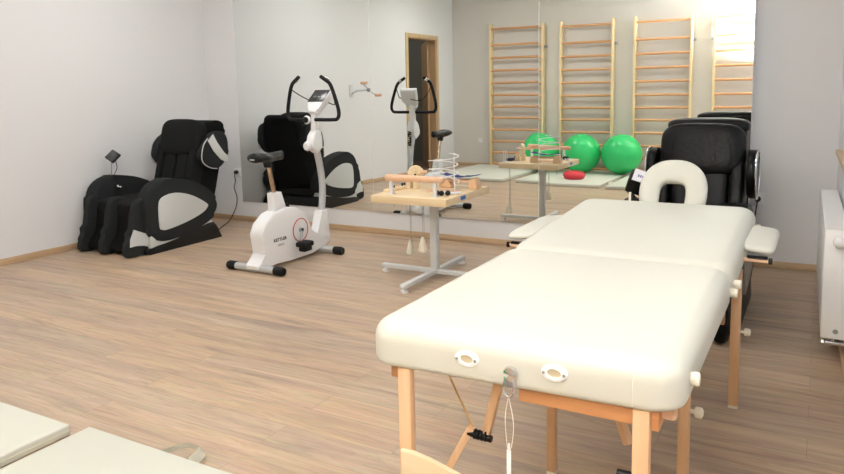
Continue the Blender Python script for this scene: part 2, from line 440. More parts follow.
for x0, x1, l in [(-4.70, -3.82, 'leftmost wall bars seen in the mirror, beside the corner'), (-3.53, -2.74, 'wall bars in the mirror behind the two left green balls'), (-2.42, -1.64, 'wall bars in the mirror between the last green ball and the leather chair'), (-1.34, -.55, 'rightmost wall bars in the mirror, above the leather chair')]:
    wall_bars(x0, x1, l)

# ------------------------------------------------------------------ mats
def mat_obj(x0, x1, y0, y1, label, handles=(), h=.045):
    t = thing('exercise_mat', label, 'mat', ((x0+x1)/2, (y0+y1)/2, 0), 'cream exercise mats in a row')
    b = BM(); add_box(b, (x0, y0, .002), (x1, y1, h), .007, 3); body = obj('mat_body', b, M['matvinyl'], t)
    b = BM()
    P = [(x0+.01, y0-.001, h*.5), (x1-.01, y0-.001, h*.5), (x1+.001, y0+.01, h*.5), (x1+.001, y1-.01, h*.5), (x1-.01, y1+.001, h*.5), (x0+.01, y1+.001, h*.5), (x0-.001, y1-.01, h*.5), (x0-.001, y0+.01, h*.5)]
    add_tube(b, P, .0018, 6, closed=True); obj('seam', b, M['matside'], t)
    for (hx, hy, dx, dy) in handles:
        b = BM()
        # webbing strap: flat loop leaving the mat edge
        c = [Vector((hx-.085, hy, h*.7)), Vector((hx-.06, hy+dy*.035, h*.8)), Vector((hx-.04, hy+dy*.065, h*.9)), Vector((hx+.015, hy+dy*.075, h*.9)), Vector((hx+.05, hy+dy*.06, h*.9)), Vector((hx+.06, hy, h*.7))]
        if dx: c = [Vector((hx+dx*(p.y-hy)/dy if False else hx+dx*abs(p.y-hy), hy+(p.x-hx), p.z)) for p in c]
        c = catmull(c, 5); prev = None; w = Vector((0, 0, 1))
        rows = []
        for i, p in enumerate(c):
            tg = (c[min(i+1, len(c)-1)]-c[max(i-1, 0)]).normalized(); sd = tg.cross(Vector((0, 0, 1))).normalized()
            up = (Vector((0, 0, .8))+sd*.55).normalized()*.019
            rows.append((b.verts.new(p-up), b.verts.new(p+up)))
        for (a, a2), (c1, c2) in zip(rows, rows[1:]): b.faces.new((a, a2, c2, c1))
        bmesh.ops.solidify(b, geom=b.faces[:], thickness=.002)
        obj('carry_handle', b, M['strap'], t)
    return t
mat_obj(-4.90, -3.76, -5.38, -3.68, 'cream mat farthest left in the mirror, below the first wall bars')
mat_obj(-3.58, -2.435, -5.38, -3.69, 'cream mat at the lower left edge of the photo, red disc on it', [])
mat_obj(-2.355, -1.16, -5.38, -3.665, 'cream mat in the bottom foreground with a white webbing carry handle', [(-1.885, -3.665, 0, 1), (-2.36, -4.10, -.8, 1)])

# balls
for (x, y, r, l) in [(-3.68, -5.00, .285, 'green exercise ball partly behind the therapy table in the mirror'), (-3.07, -5.00, .285, 'middle green exercise ball in the mirror, beside the red disc'), (-2.48, -5.00, .285, 'rightmost green exercise ball in the mirror, next to the leather chair')]:
    b = BM(); prof = []
    n = 36
    for i in range(n+1):
        a = -PI/2+PI*i/n; rr = r*math.cos(a)
        ridge = .0012*math.cos(a*40) if abs(a) < 1.2 else 0
        prof.append((max(rr+ridge, 0) if 0 < i < n else 0, r*math.sin(a)))
    add_lathe(b, prof, Matrix.Translation((x, y, .045+r)) @ Matrix.Rotation(.3, 4, 'X'), 48)
    o = obj('exercise_ball', b, M['green'], None, 60); tag(o, l, 'ball', 'green exercise balls'); set_org(o, (x, y, .045))
    b = BM(); add_lathe(b, [(0, -.002), (.012, -.002), (.012, .003), (0, .003)], Matrix.Translation((x, y, .045+r)) @ Matrix.Rotation(1.2, 4, 'X') @ Matrix.Translation((0, 0, r-.001)))
    pl = obj('air_plug', b, M['white']); pl.parent = o; pl.matrix_parent_inverse = Matrix.Translation((-x, -y, -.045))
b = BM(); r = .150
add_lathe(b, [(0, .005), (.05, .005), (.09, .001), (.115, 0), (r-.012, .014), (r, .05), (r-.008, .078), (.11, .102), (.07, .106), (.03, .10), (0, .098)], Matrix.Translation((-2.93, -4.22, .0455)), 40)
o = obj('balance_disc', b, M['red'], None, 60); tag(o, 'red round balance cushion lying on a mat, seen in the mirror', 'balance cushion'); set_org(o, (-2.93, -4.22, .045))

# wall-mounted arm trainer on the left wall, seen in the mirror
t = thing('wall_arm_trainer', 'wall mounted steel arm trainer with two wooden grips, seen in the mirror', 'exercise device', (XL, -2.54, 1.25))
y_, z_ = -2.54, 1.27
b = BM(); add_box(b, (XL, y_-.04, z_-.09), (XL+.012, y_+.04, z_+.07), .004); obj('wall_plate', b, M['greypaint'], t)
b = BM(); add_tube(b, [(XL+.01, y_, z_-.05), (XL+.08, y_, z_-.01), (XL+.27, y_, z_)], .012); obj('bracket_arm', b, M['greypaint'], t)
b = BM(); add_lathe(b, [(0, -.02), (.022, -.02), (.026, 0), (.022, .02), (0, .02)], axis_m((XL+.28, y_, z_), (1, 0, 0))); obj('hub', b, M['steel'], t)
e0, e1 = Vector((XL+.285, y_+.16, z_+.09)), Vector((XL+.285, y_-.17, z_-.06))
b = BM(); add_tube(b, [e0, Vector((XL+.285, y_, z_)), e1], .006); obj('crossbar', b, M['steel'], t)
for e in (e0, e1):
    b = BM(); add_lathe(b, [(0, 0), (.016, .004), (.02, .03), (.017, .07), (.02, .1), (0, .105)], axis_m(e-Vector((.02, 0, 0)), (1, 0, 0))); obj('wooden_grip', b, M['beech_x'], t)

# ------------------------------------------------------------------ massage chairs
def rounded_profile(pts, n=5): return [(p.x, p.y) for p in catmull([(a, c, 0) for a, c in pts], n, True)]

def massage_chair(cx, hw, style, label, loc):
    """chair facing -y. style 'fabric' (white insets) or 'leather'"""
    F = style == 'fabric'
    fab, fab2, deep = (M['blackfab'], M['blackfab2'], M['blackdeep']) if F else (M['leather'], M['leather'], M['leather2'])
    dy = 0 if F else .02
    bx, bw = (cx+.08, hw-.085) if F else (cx+.02, hw)
    t = thing('massage_chair', label, 'massage chair', loc)
    fx = lambda u, v, w: Vector((w, u+dy, v))
    # base
    side = rounded_profile([(-1.47, .0), (-1.47, .05), (-1.2, .08), (-.84, .15), (-.76, .13), (-.70, .02), (-.72, .0), (-1.1, .0)], 3)
    side = [(u, max(v, 0)) for u, v in side]
    b = BM(); add_prism(b, side, fx, .008, 2, cx-hw+.01, cx+hw-.01); obj('base', b, M['blackpl'], t)
    # white trim shell over the base
    tr = [(-1.46, .04), (-1.45, .16), (-1.3, .14), (-1.0, .2), (-.84, .24), (-.77, .13), (-.86, .125), (-1.2, .075)]
    for s in (-1, 1):
        a, c = sorted((cx+s*(hw-.11), cx+s*(hw-.012)))
        b = BM(); add_prism(b, tr, fx, .006, 2, a, c); obj('side_trim', b, M['inset'] if F else M['steel'], t)
    # seat
    b = BM(); add_pillow(b, (cx, -1.17+dy, .34), (hw-.12, .33, .085), .35, .3); obj('seat', b, fab, t)
    # under seat body
    b = BM(); add_box(b, (cx-hw+.1, -1.42+dy, .10), (cx+hw-.1, -.80+dy, .30), .02); obj('seat_frame', b, M['blackpl'], t)
    # arm pads with inset panel
    pad = [(-1.495, .33), (-1.46, .50), (-1.33, .585), (-1.13, .575), (-.93, .51), (-.77, .40), (-.715, .295), (-.78, .20), (-.96, .13), (-1.18, .09), (-1.37, .095), (-1.475, .17)]
    if not F: pad = [(u, v+.05 if v > .3 else v) for u, v in pad]
    for s in (-1, 1):
        x_in, x_out = cx+s*(hw-.13), cx+s*hw
        pr = rounded_profile(pad, 4)
        b = BM(); a, c = sorted((x_in, x_out)); add_prism(b, pr, fx, .038, 5, a, c); arm = obj('armrest', b, fab2 if F else M['leather'], t, 50)
        ins = rounded_profile([(-1.375, .22), (-1.37, .40), (-1.31, .455), (-1.18, .465), (-1.02, .42), (-.87, .335), (-.85, .30), (-.92, .255), (-1.08, .21), (-1.28, .18), (-1.35, .185)], 4)
        a, c = sorted((x_out-s*.004, x_out+s*.008)); b = BM(); add_prism(b, ins, fx, .005, 3, a, c); obj('side_panel', b, M['inset'] if F else M['steel'], arm, 50)
    # backrest shell
    sh = [(-.50, .97), (-.53, .85), (-.58, .69), (-.63, .52), (-.68, .36), (-.74, .24), (-.92, .24), (-.90, .45), (-.84, .65), (-.77, .88), (-.72, 1.0), (-.60, 1.03), (-.53, 1.02)]
    if not F: sh = [(u, min(v, .985)) for u, v in sh]
    b = BM(); add_prism(b, rounded_profile(sh, 3), fx, .035, 4, bx-bw+.08, bx+bw-.08); obj('backrest_shell', b, deep if F else M['leather'], t, 50)
    # back cushions: two upright pads side by side
    a_ = math.atan2(.15, .5)
    R_ = Matrix.Rotation(-a_, 4, 'X')
    for s in (-1, 1):
        b = BM(); add_pillow(b, (bx+s*(bw-.09)*.36, -.87+dy, .62), ((bw-.09)*.34, .055, .27), .45, .5, R_)
        obj('back_cushion', b, fab if F else M['leather2'], t)
    for s in (-1, 1):
        b = BM(); add_pillow(b, (bx+s*(bw-.09)*.90, -.86+dy, .62), ((bw-.09)*.17, .075, .27), .5, .5, R_); obj('side_bolster', b, fab, t)
    # headrest pillow
    if F:
        b = BM(); add_pillow(b, (bx+.005, -.80+dy, .885), (bw*.80, .08, .165), .5, .55, Matrix.Rotation(-.22, 4, 'X'))
    else:
        b = BM(); add_pillow(b, (cx+.025, -.80+dy, .880), (.238, .08, .158), .5, .52, Matrix.Rotation(-.20, 4, 'X'))
    hr = obj('headrest', b, fab if F else M['leather'], t)
    # stitched seams on the pillow
    if not F:
        for s in (-1, 1):
            b = BM(); pts = []
            for i in range(9):
                q = i/8
                pts.append(Vector((cx+.022+s*(.155-.03*q+.02*math.sin(q*PI)), -.806+dy, .880))+Matrix.Rotation(-.20, 3, 'X') @ Vector((0, -.0745+.02*abs(q-.5)**2*4*.45, (q-.5)*.2)))
            add_tube(b, pts, .0018, 6); obj('seam', b, M['blackdeep'], hr)
        b = BM(); add_pillow(b, (cx+.03, -.62+dy, 1.015), (.235, .10, .05), .6, .5); obj('top_flap', b, M['leather2'], t)
    # shoulder wings
    for s in (-1, 1):
        xo = (bx+bw if s > 0 else bx-bw-.055) if F else (bx+s*(bw-.02)+(.008 if s > 0 else 0)); xi = xo-s*(.05 if not F else .085)
        if F: wp = [(-.87, .72), (-.84, .82), (-.74, .915), (-.64, .94), (-.57, .90), (-.55, .80), (-.59, .68), (-.68, .615), (-.79, .64)]
        else: wp = [(-.95, .72), (-.94, .83), (-.88, .885), (-.79, .89), (-.70, .86), (-.67, .77), (-.71, .66), (-.80, .61), (-.90, .635)]
        b = BM(); a, c = sorted((xi, xo)); add_prism(b, rounded_profile(wp, 3), fx, .02, 4, a, c)
        wg = obj('shoulder_wing', b, fab2 if F else M['leather'], t, 50)
        if F:
            st = [(-.80, .865), (-.735, .918), (-.69, .84), (-.62, .75), (-.562, .71), (-.585, .655), (-.66, .69), (-.74, .77)]
            a, c = sorted((xo-s*.003, xo+s*.004)); b = BM(); add_prism(b, st, fx, .002, 2, a, c); obj('white_stripe', b, M['inset'], wg)
            rim = [Vector((xo-s*.006, u+dy-.002, v)) for u, v in wp[:3]]+[]
            b = BM(); add_tube(b, [Vector((xo-s*.008, u+dy, v)) for u, v in [(-.70, .613), (-.79, .633), (-.868, .70), (-.848, .82), (-.79, .885)]], .004, 8, 5); obj('piping', b, M['inset'], wg)
        else:
            b = BM(); add_tube(b, [Vector((xo, u+dy, v)) for u, v in wp], .006, 8, 4, True); obj('chrome_rim', b, M['chrome'], wg)
    # calf rest
    xs = [cx-hw+.115, cx-hw+.175, cx-.01, cx+.05, cx+hw-.105, cx+hw-.045]
    ridge = [(-1.40, .40), (-1.48, .455), (-1.555, .42), (-1.58, .30), (-1.605, .19), (-1.665, .08), (-1.65, .012), (-1.54, .008), (-1.42, .010), (-1.39, .2)]
    chan = [(-1.38, .38), (-1.44, .39), (-1.49, .35), (-1.505, .26), (-1.53, .16), (-1.59, .08), (-1.59, .03), (-1.5, .012), (-1.42, .012)]
    root = obj('calf_rest', add_prism(BM(), rounded_profile(chan, 3), fx, .008, 2, xs[1]-.01, xs[4]+.01), M['blackdeep'] if F else M['leather2'], t, 50)
    for i in range(3):
        b = BM(); add_prism(b, [(u, max(v, .006)) for u, v in rounded_profile(ridge, 3)], fx, .022, 4, xs[2*i], xs[2*i+1]); obj('calf_ridge', b, fab2 if F else M['leather'], root, 50)
    if F:
        wp = [(-1.585, .225), (-1.50, .18), (-1.42, .165), (-1.42, .045), (-1.50, .085), (-1.56, .095), (-1.63, .09), (-1.625, .15)]
        for s in (-1, 1):
            xo = (xs[5] if s > 0 else xs[0]); a, c = sorted((xo-s*.03, xo+s*.006)); b = BM(); add_prism(b, wp, fx, .004, 2, a, c); obj('calf_side_plate', b, M['inset'], root)
    return t, fx

ch1, fx = massage_chair(-5.01, .385, 'fabric', 'black fabric massage chair with white side panels in the left corner', (-5.01, -1.1, 0))
# screen on a stalk at its far arm
px, py = -5.30, -1.27
b = BM(); add_tube(b, [(px, py, .53), (px-.002, py, .62), (px, py+.005, .715)], .005); pole = obj('remote_stalk', b, M['chrome'], ch1)
b = BM(); add_box(b, (-.075, -.01, -.048), (.075, .01, .048), .006, 3, Matrix.Translation((px+.025, py+.005, .755)) @ Matrix.Rotation(-.75, 4, 'X') @ Matrix.Rotation(.35, 4, 'Y')); sc = obj('remote_screen', b, M['blackpl'], ch1)
b = BM(); add_box(b, (-.064, -.0115, -.038), (.064, -.0095, .038), 0, 1, Matrix.Translation((px+.025, py+.005, .755)) @ Matrix.Rotation(-.75, 4, 'X') @ Matrix.Rotation(.35, 4, 'Y')); obj('display', b, M['screen'], sc)
b = BM(); add_tube(b, [(px+.05, py+.01, .72), (px+.075, py, .66), (px+.05, py-.01, .60), (px+.06, py-.01, .54)], .003, 6, 5); obj('remote_cable', b, M['rubber'], ch1)
b = BM(); add_pillow(b, (px+.06, py-.0, .50), (.02, .014, .014)); add_pillow(b, (px+.09, py+.01, .49), (.012, .01, .012)); obj('socket_clip', b, M['chrome'], ch1)
# cord from the socket
b = BM(); add_tube(b, [(-5.065, -.03, .487), (-5.068, -.05, .46), (-5.065, -.045, .40), (-5.09, -.04, .33), (-5.06, -.04, .24), (-5.06, -.06, .14), (-5.05, -.16, .03), (-4.98, -.32, .008), (-4.88, -.50, .008), (-4.80, -.72, .012)], .0045, 8, 6)
cord = obj('power_cord', b, M['rubber'], ch1)
b = BM(); add_lathe(b, [(0, 0), (.018, 0), (.02, .01), (.018, .03), (.008, .042), (0, .042)], axis_m((-5.065, -.012, .487), (0, -1, 0))); obj('plug', b, M['blackpl'], cord)

ch2, fx = massage_chair(-.635, .315, 'leather', 'black leather massage chair behind the treatment table at the right', (-.635, -1.1, 0))
# controller pouch with white tag on its left arm
Tm = Matrix.Translation((-.915, -1.10, .718)) @ Matrix.Rotation(.5, 4, 'X') @ Matrix.Rotation(.35, 4, 'Y')
b = BM(); add_box(b, (-.055, -.06, -.055), (.045, .05, .05), .014, 3, Tm); pc = obj('arm_controller', b, M['blackpl'], ch2, label='black control box with white tag')
b = BM(); add_tube(b, [(-.965, -1.1, .66), (-.93, -1.1, .62), (-.90, -1.1, .56)], .012); obj('controller_arm', b, M['blackpl'], pc)
b = BM(); add_box(b, (-.036, -.062, .048), (.075, .045, .0535), .001, 1, Tm); tg_ = obj('paper_tag', b, M['white'], pc)
bm_ = text_bm('\u2022 \u2022\u2022 \u2022', .022, Tm @ Matrix.Translation((.012, -.028, .0545)), .0004); bm_.free()
b = BM()
for k in range(5): add_box(b, (-.01+k*.012, -.024, .0535), (-.002+k*.012, -.002, .0545), 0, 1, Tm)
obj('tag_print', b, M['purple'], pc)
b = BM(); add_tube(b, [(-.365, YR-.03, .478), (-.366, YR-.06, .45), (-.372, YR-.07, .40), (-.38, YR-.10, .30), (-.40, -.10, .10), (-.45, -.3, .02), (-.5, -.66, .03)], .0045, 8, 6)
cord = obj('power_cord', b, M['rubber'], ch2)
b = BM(); add_lathe(b, [(0, 0), (.018, 0), (.02, .01), (.018, .03), (.008, .042), (0, .042)], axis_m((-.365, YR-.012, .478), (0, -1, 0))); obj('plug', b, M['blackpl'], cord)

# ------------------------------------------------------------------ exercise bike
BX = -3.505
bk = thing('exercise_bike', 'white upright exercise bike with black saddle standing before the mirror', 'exercise bike', (BX, -1.1, 0))
fy = lambda u, v, w: Vector((w, u, v))
for yy, nm in ((-1.525, 'rear_stabilizer'), (-.825, 'front_stabilizer')):
    b = BM(); add_cyl(b, (BX-.20, yy, .032), (BX+.20, yy, .032), .026, seg=24); sb = obj(nm, b, M['silver'], bk)
    for s in (-1, 1):
        b = BM(); add_lathe(b, [(0, 0), (.030, 0), (.032, .03), (.032, .065), (.026, .08), (0, .084)], axis_m((BX+s*.18, yy, .032), (s, 0, 0))); obj('end_cap', b, M['rubber'], sb)
# feet saddles of the shell and the housing
hs = [(-1.50, .045), (-1.43, .07), (-1.40, .10), (-1.50, .20), (-1.525, .25), (-1.50, .31), (-1.43, .37), (-1.34, .41), (-1.24, .43), (-1.10, .40), (-1.02, .36), (-.965, .30), (-.955, .24), (-.96, .175), (-.88, .165), (-.80, .18), (-.775, .30), (-.70, .30), (-.69, .18), (-.66, .09), (-.72, .05), (-.80, .045), (-.95, .045), (-1.22, .03), (-1.38, .02), (-1.46, .02)]
hs = [(-1.565, .055), (-1.545, .075), (-1.46, .12), (-1.50, .22), (-1.51, .27), (-1.47, .34), (-1.38, .40), (-1.24, .425), (-1.12, .41), (-1.02, .36), (-.975, .29), (-.965, .20), (-.90, .16), (-.80, .135), (-.73, .13), (-.70, .10), (-.70, .08), (-.76, .05), (-.95, .025), (-1.22, .025), (-1.36, .035), (-1.42, .03), (-1.50, .03), (-1.56, .03)]
b = BM(); add_prism(b, hs, fy, .014, 3, BX-.062, BX+.062); hous = obj('housing', b, M['white'], bk)
b = BM(); add_prism(b, [(-.88, .12), (-.82, .19), (-.785, .33), (-.705, .33), (-.695, .20), (-.68, .10), (-.73, .05), (-.85, .035), (-.90, .06)], fy, .010, 3, BX-.036, BX+.036); obj('front_fairing', b, M['white'], bk)
# seat tube collar
b = BM(); add_prism(b, [(-1.33, .40), (-1.335, .545), (-1.25, .545), (-1.20, .41)], fy, .008, 2, BX-.036, BX+.036); obj('post_collar', b, M['white'], bk)
b = BM(); add_cyl(b, (BX, -1.285, .50), (BX, -1.345, .765), .0165, seg=20); obj('seat_post', b, M['seatpost'], bk)
# saddle: widening to the rear (-y)
b = BM()
rows = []
sp = [(-1.19, .022, .010), (-1.25, .028, .008), (-1.31, .038, .004), (-1.36, .062, .0), (-1.40, .085, .006), (-1.45, .092, .014), (-1.48, .072, .012)]
for (yy, w_, dz) in [(-1.18, .006, .006)]+sp+[(-1.492, .03, .006)]:
    ring = []
    for k in range(16):
        a = 2*PI*k/16
        zz = math.sin(a)
        ring.append(b.verts.new((BX+w_*math.cos(a), yy, .800+dz+(.034 if zz > 0 else .034)*zz*(.4 if w_ < .01 or w_ == .03 else 1))))
    rows.append(ring)
for a, c in zip(rows, rows[1:]):
    for k in range(16): b.faces.new((a[k], a[(k+1) % 16], c[(k+1) % 16], c[k]))
b.faces.new(rows[0]); b.faces.new(rows[-1][::-1])
sd = obj('saddle', b, M['blackpl'], bk, 60)
b = BM(); add_lathe(b, [(.0, -.03), (.028, -.03), (.032, 0), (.028, .02), (0, .02)], axis_m((BX, -1.348, .765), (0, 0, 1))); add_cyl(b, (BX-.03, -1.348, .762), (BX+.03, -1.348, .762), .016); obj('saddle_clamp', b, M['blackpl'], sd)
b = BM(); add_box(b, (BX-.03, -1.498, .797), (BX+.01, -1.494, .807)); obj('saddle_badge', b, M['silver'], sd)
# crank disc
xr = BX+.063
for s in (1, -1):
    xx = BX+s*.062
    b = BM(); add_lathe(b, [(.088, 0), (.088, .004), (0, .004)], axis_m((xx, -1.09, .235), (s, 0, 0)), 40); cd = obj('crank_cover', b, M['white'], bk)
    b = BM(); add_tube(b, [(xx+s*.005, -1.09+.086*math.cos(a), .235+.086*math.sin(a)) for a in [2*PI*k/40 for k in range(40)]], .0035, 8, 0, True); obj('red_ring', b, M['redline'], cd)
    b = BM(); add_cyl(b, (xx, -1.09, .235), (xx+s*.022, -1.09, .235), .018); e = (-1.135, .115) if s > 0 else (-1.06, .37)
    add_tube(b, [(xx+s*.018, -1.09, .235), (xx+s*.026, (-1.09+e[0])/2, (.235+e[1])/2), (xx+s*.03, e[0], e[1])], .009); ck = obj('crank_arm', b, M['steel'], bk)
    b = BM(); add_lathe(b, [(0, .022), (.012, .022), (.012, .026), (0, .027)], axis_m((xx, -1.09, .235), (s, 0, 0))); obj('crank_bolt', b, M['blackpl'], ck)
    px0, px1 = sorted((xx+s*.035, xx+s*.125))
    b = BM(); add_box(b, (px0, e[0]-.065, e[1]+.008), (px1, e[0]+.055, e[1]+.048), .014, 3)
    add_box(b, (px0+.012, e[0]-.045, e[1]-.028), (px1-.012, e[0]+.045, e[1]+.012), .012, 2); obj('pedal', b, M['rubber'], bk)
# lettering on the housing (right side)
Tt = Matrix.Translation((BX+.0625, -1.32, .205)) @ Matrix(((0, 0, 1, 0), (1, 0, 0, 0), (0, 1, 0, 0), (0, 0, 0, 1)))
obj('lettering', text_bm('KETTLER', .031, Tt, .0006, 1.15), M['blackpl'], hous)
obj('small_lettering', text_bm('GOLF M', .018, Tt @ Matrix.Translation((.005, -.04, 0)), .0006, 1.0), M['steel'], hous)
# handlebar post: gently bowed oval tube
b = BM(); add_tube(b, [(BX, -.745, .29), (BX, -.72, .42), (BX, -.715, .55), (BX, -.74, .70), (BX, -.775, .82), (BX, -.79, .92)], .027, 16, 6); pst = obj('handlebar_post', b, M['silver'], bk)
b = BM(); add_prism(b, [(-.79, .79), (-.84, .82), (-.86, .87), (-.84, .93), (-.80, .97), (-.75, .97), (-.73, .90), (-.735, .83)], fy, .014, 3, BX-.038, BX+.038); add_prism(b, [(-.81, .95), (-.80, 1.13), (-.75, 1.13), (-.755, .95)], fy, .008, 3, BX-.024, BX+.024); obj('stem_cover', b, M['white'], bk)
Tp = Matrix.Translation((BX, -.7155, .78)) @ Matrix(((-1, 0, 0, 0), (0, 0, 1, 0), (0, 1, 0, 0), (0, 0, 0, 1))) @ Matrix.Rotation(PI/2, 4, 'Z')
obj('post_lettering', text_bm('KETTLER', .036, Matrix.Translation((0, .007, .02)) @ Tp, .012), M['blackpl'], pst)
b = BM(); add_lathe(b, [(0, 0), (.036, 0), (.038, .02), (.03, .035), (0, .035)], axis_m((BX-.01, -.85, .85), (-.3, -1, -.1))); obj('tension_knob', b, M['white'], bk)
# handlebar
hb = lambda s: [(BX+s*.02, -.80, 1.052), (BX+s*.18, -.80, 1.052), (BX+s*.235, -.80, 1.062), (BX+s*.248, -.80, 1.12), (BX+s*.215, -.81, 1.25), (BX+s*.185, -.815, 1.325), (BX+s*.15, -.82, 1.355), (BX+s*.105, -.825, 1.385)]
for s in (-1, 1):
    b = BM(); add_tube(b, hb(s), .0145, 12, 6); g = obj('handlebar', b, M['rubber'], bk)
    b = BM(); add_tube(b, [(BX+s*.16, -.807, 1.352), (BX+s*.135, -.811, 1.368)], .0162, 12); obj('pulse_sensor', b, M['chrome'], g)
b = BM(); add_lathe(b, [(0, 0), (.022, 0), (.024, .015), (.015, .02), (0, .02)], axis_m((BX-.035, -.84, 1.052), (0, -1, 0))); ck = obj('clamp_knob', b, M['blackpl'], bk)
b = BM(); add_lathe(b, [(0, 0), (.032, 0), (.034, .012), (.026, .02), (0, .02)], axis_m((BX-.035, -.825, 1.052), (0, -1, 0))); obj('knob_collar', b, M['white'], ck)
# console: wedge leaning to the rider
Tc = Matrix.Translation((BX+.005, -.735, 1.225)) @ Matrix.Rotation(-.66, 4, 'X')
b = BM(); add_prism(b, [(-.066, .080), (.104, .080), (.080, -.02), (.045, -.10), (.04, -.14), (-.04, -.14), (-.045, -.10), (-.093, -.05)], lambda u, v, w: Tc @ Vector((u, w, v)), .01, 3, 0, .05)
cn = obj('console', b, M['white'], bk)
b = BM(); add_prism(b, [(-.055, .070), (.092, .070), (.062, -.045), (-.085, -.045)], lambda u, v, w: Tc @ Vector((u, w, v)), .002, 2, -.004, .004); obj('display', b, M['screen'], cn)
b = BM()
for k in range(6): add_box(b, (-.04+k*.014, -.0052, -.004+.004*(k % 3)), (-.031+k*.014, -.0042, .004+.005*(k % 2)), 0, 1, Tc)
obj('display_digits', b, M['screentext'], cn)
b = BM(); add_tube(b, [(BX-.20, -.81, 1.29), (BX-.15, -.76, 1.24), (BX-.10, -.70, 1.20), (BX-.05, -.66, 1.19)], .004, 6, 6); obj('sensor_cable', b, M['rubber'], bk)
b = BM(); add_tube(b, [(BX+.19, -.81, 1.29), (BX+.17, -.75, 1.21), (BX+.13, -.69, 1.165), (BX+.05, -.66, 1.18)], .004, 6, 6); obj('sensor_cable', b, M['rubber'], bk)

bk.location = (BX+.026, -1.1, 0)
# ------------------------------------------------------------------ therapy table (T column, cross foot)
TZ = .592
TX0, TX1, TY0, TY1 = -2.562, -2.010, -1.405, -.745
tt = thing('therapy_table', 'hand therapy table with beech top on a grey column and cross foot', 'table', (-2.26, -1.09, 0))
b = BM(); add_box(b, (TX0, TY0, TZ-.048), (TX1, TY1, TZ), .003, 2); top = obj('tabletop', b, M['tabletop'], tt)
b = BM(); add_box(b, (TX1-.001, -1.19, TZ-.034), (TX1+.0012, -1.12, TZ-.010)); lg = obj('blue_logo', b, M['bluelogo'], top)
b = BM(); add_box(b, (-2.285, -1.115, .05), (-2.235, -1.065, TZ-.043), .006, 2); obj('column', b, M['greypaint'], tt)
b = BM(); add_box(b, (-2.37, -1.19, TZ-.058), (-2.15, -.99, TZ-.043), .003); obj('mounting_plate', b, M['greypaint'], tt)
b = BM(); add_box(b, (-2.68, -1.110, .028), (-1.84, -1.070, .056), .004); add_box(b, (-2.280, -1.53, .028), (-2.240, -.66, .056), .004); obj('cross_foot', b, M['greypaint'], tt)
for (x, y) in ((-2.655, -1.09), (-1.865, -1.09), (-2.26, -1.505), (-2.26, -.685)):
    b = BM(); add_cyl(b, (x, y, .0), (x, y, .014), .026); add_cyl(b, (x, y, .014), (x, y, .029), .012); obj('foot_pad', b, M['white'], tt)

# wooden roller on two white posts (front edge of the table)
rl = thing('finger_roller', 'turned wooden roller on two white posts along the table front', 'exercise device', (-2.3, -1.32, TZ))
ry, rz = -1.315, .700
b = BM(); prof = [(0, -.31), (.018, -.31), (.026, -.30), (.026, -.275), (.019, -.265)]
k = -.255
while k < .075:
    q = (k+.255)/.33; r0 = .023-.004*q
    prof += [(r0, k), (r0+.0025, k+.010), (r0, k+.020)]; k += .022
prof += [(.014, .085), (.018, .092), (.019, .110), (.012, .118), (.0, .120)]
add_lathe(b, prof, axis_m((-2.19, ry, rz), (1, 0, 0)) if False else Matrix.Translation((-2.185, ry, rz)) @ Matrix.Rotation(PI/2, 4, 'Y'), 24); obj('roller', b, M['beech_x'], rl)
for x in (-2.455, -2.130):
    b = BM(); add_box(b, (x-.011, ry-.012, TZ), (x+.011, ry+.012, rz-.018), .003); add_box(b, (x-.02, ry-.02, TZ), (x+.02, ry+.02, TZ+.006), .002); obj('post', b, M['white'], rl)
# white wire spiral
sp_ = thing('wire_spiral', 'white wire spiral coordination toy standing on the therapy table', 'coordination toy', (-2.19, -1.08, TZ))
b = BM(); pts = []
for i in range(90):
    a = i/90*2*PI*3.3; rr = .105-.01*math.sin(i/90*PI)
    pts.append((-2.19+rr*math.cos(a), -1.08+rr*math.sin(a), .655+.185*i/90))
add_tube(b, pts, .0035, 6); obj('spiral', b, M['white'], sp_)
b = BM(); add_cyl(b, (-2.10, -1.10, TZ), (-2.10, -1.10, .83), .004, seg=8); add_cyl(b, (-2.28, -1.06, TZ), (-2.28, -1.06, .72), .004, seg=8); obj('upright_wires', b, M['white'], sp_)
b = BM(); add_box(b, (-2.295, -1.13, TZ), (-2.085, -1.04, TZ+.010), .003); obj('base_board', b, M['beech_x'], sp_)
# wooden ring clamp
rc = thing('wooden_wrist_wheel', 'small round wooden wheel standing upright at the back of the therapy table', 'exercise device', (-2.44, -1.02, TZ))
b = BM(); add_lathe(b, [(.016, -.014), (.052, -.014), (.058, 0), (.052, .014), (.016, .014), (.016, -.014)], axis_m((-2.44, -1.02, .695), (.75, -.6, 0)), 32); wl = obj('wheel', b, M['plywood'], rc)
b = BM()
for s in (-1, 1): add_box(b, (-2.44-.035+s*.03, -1.05, TZ), (-2.44-.022+s*.03+.02, -1.00, TZ+.06), .004)
add_cyl(b, (-2.50, -1.03, .70), (-2.38, -1.01, .70), .008); obj('bracket', b, M['plywood'], rc)
b = BM(); add_cyl(b, (-2.405, -1.02, .705), (-2.36, -1.0, .705), .012, seg=14); obj('knob', b, M['beech_x'], rc)
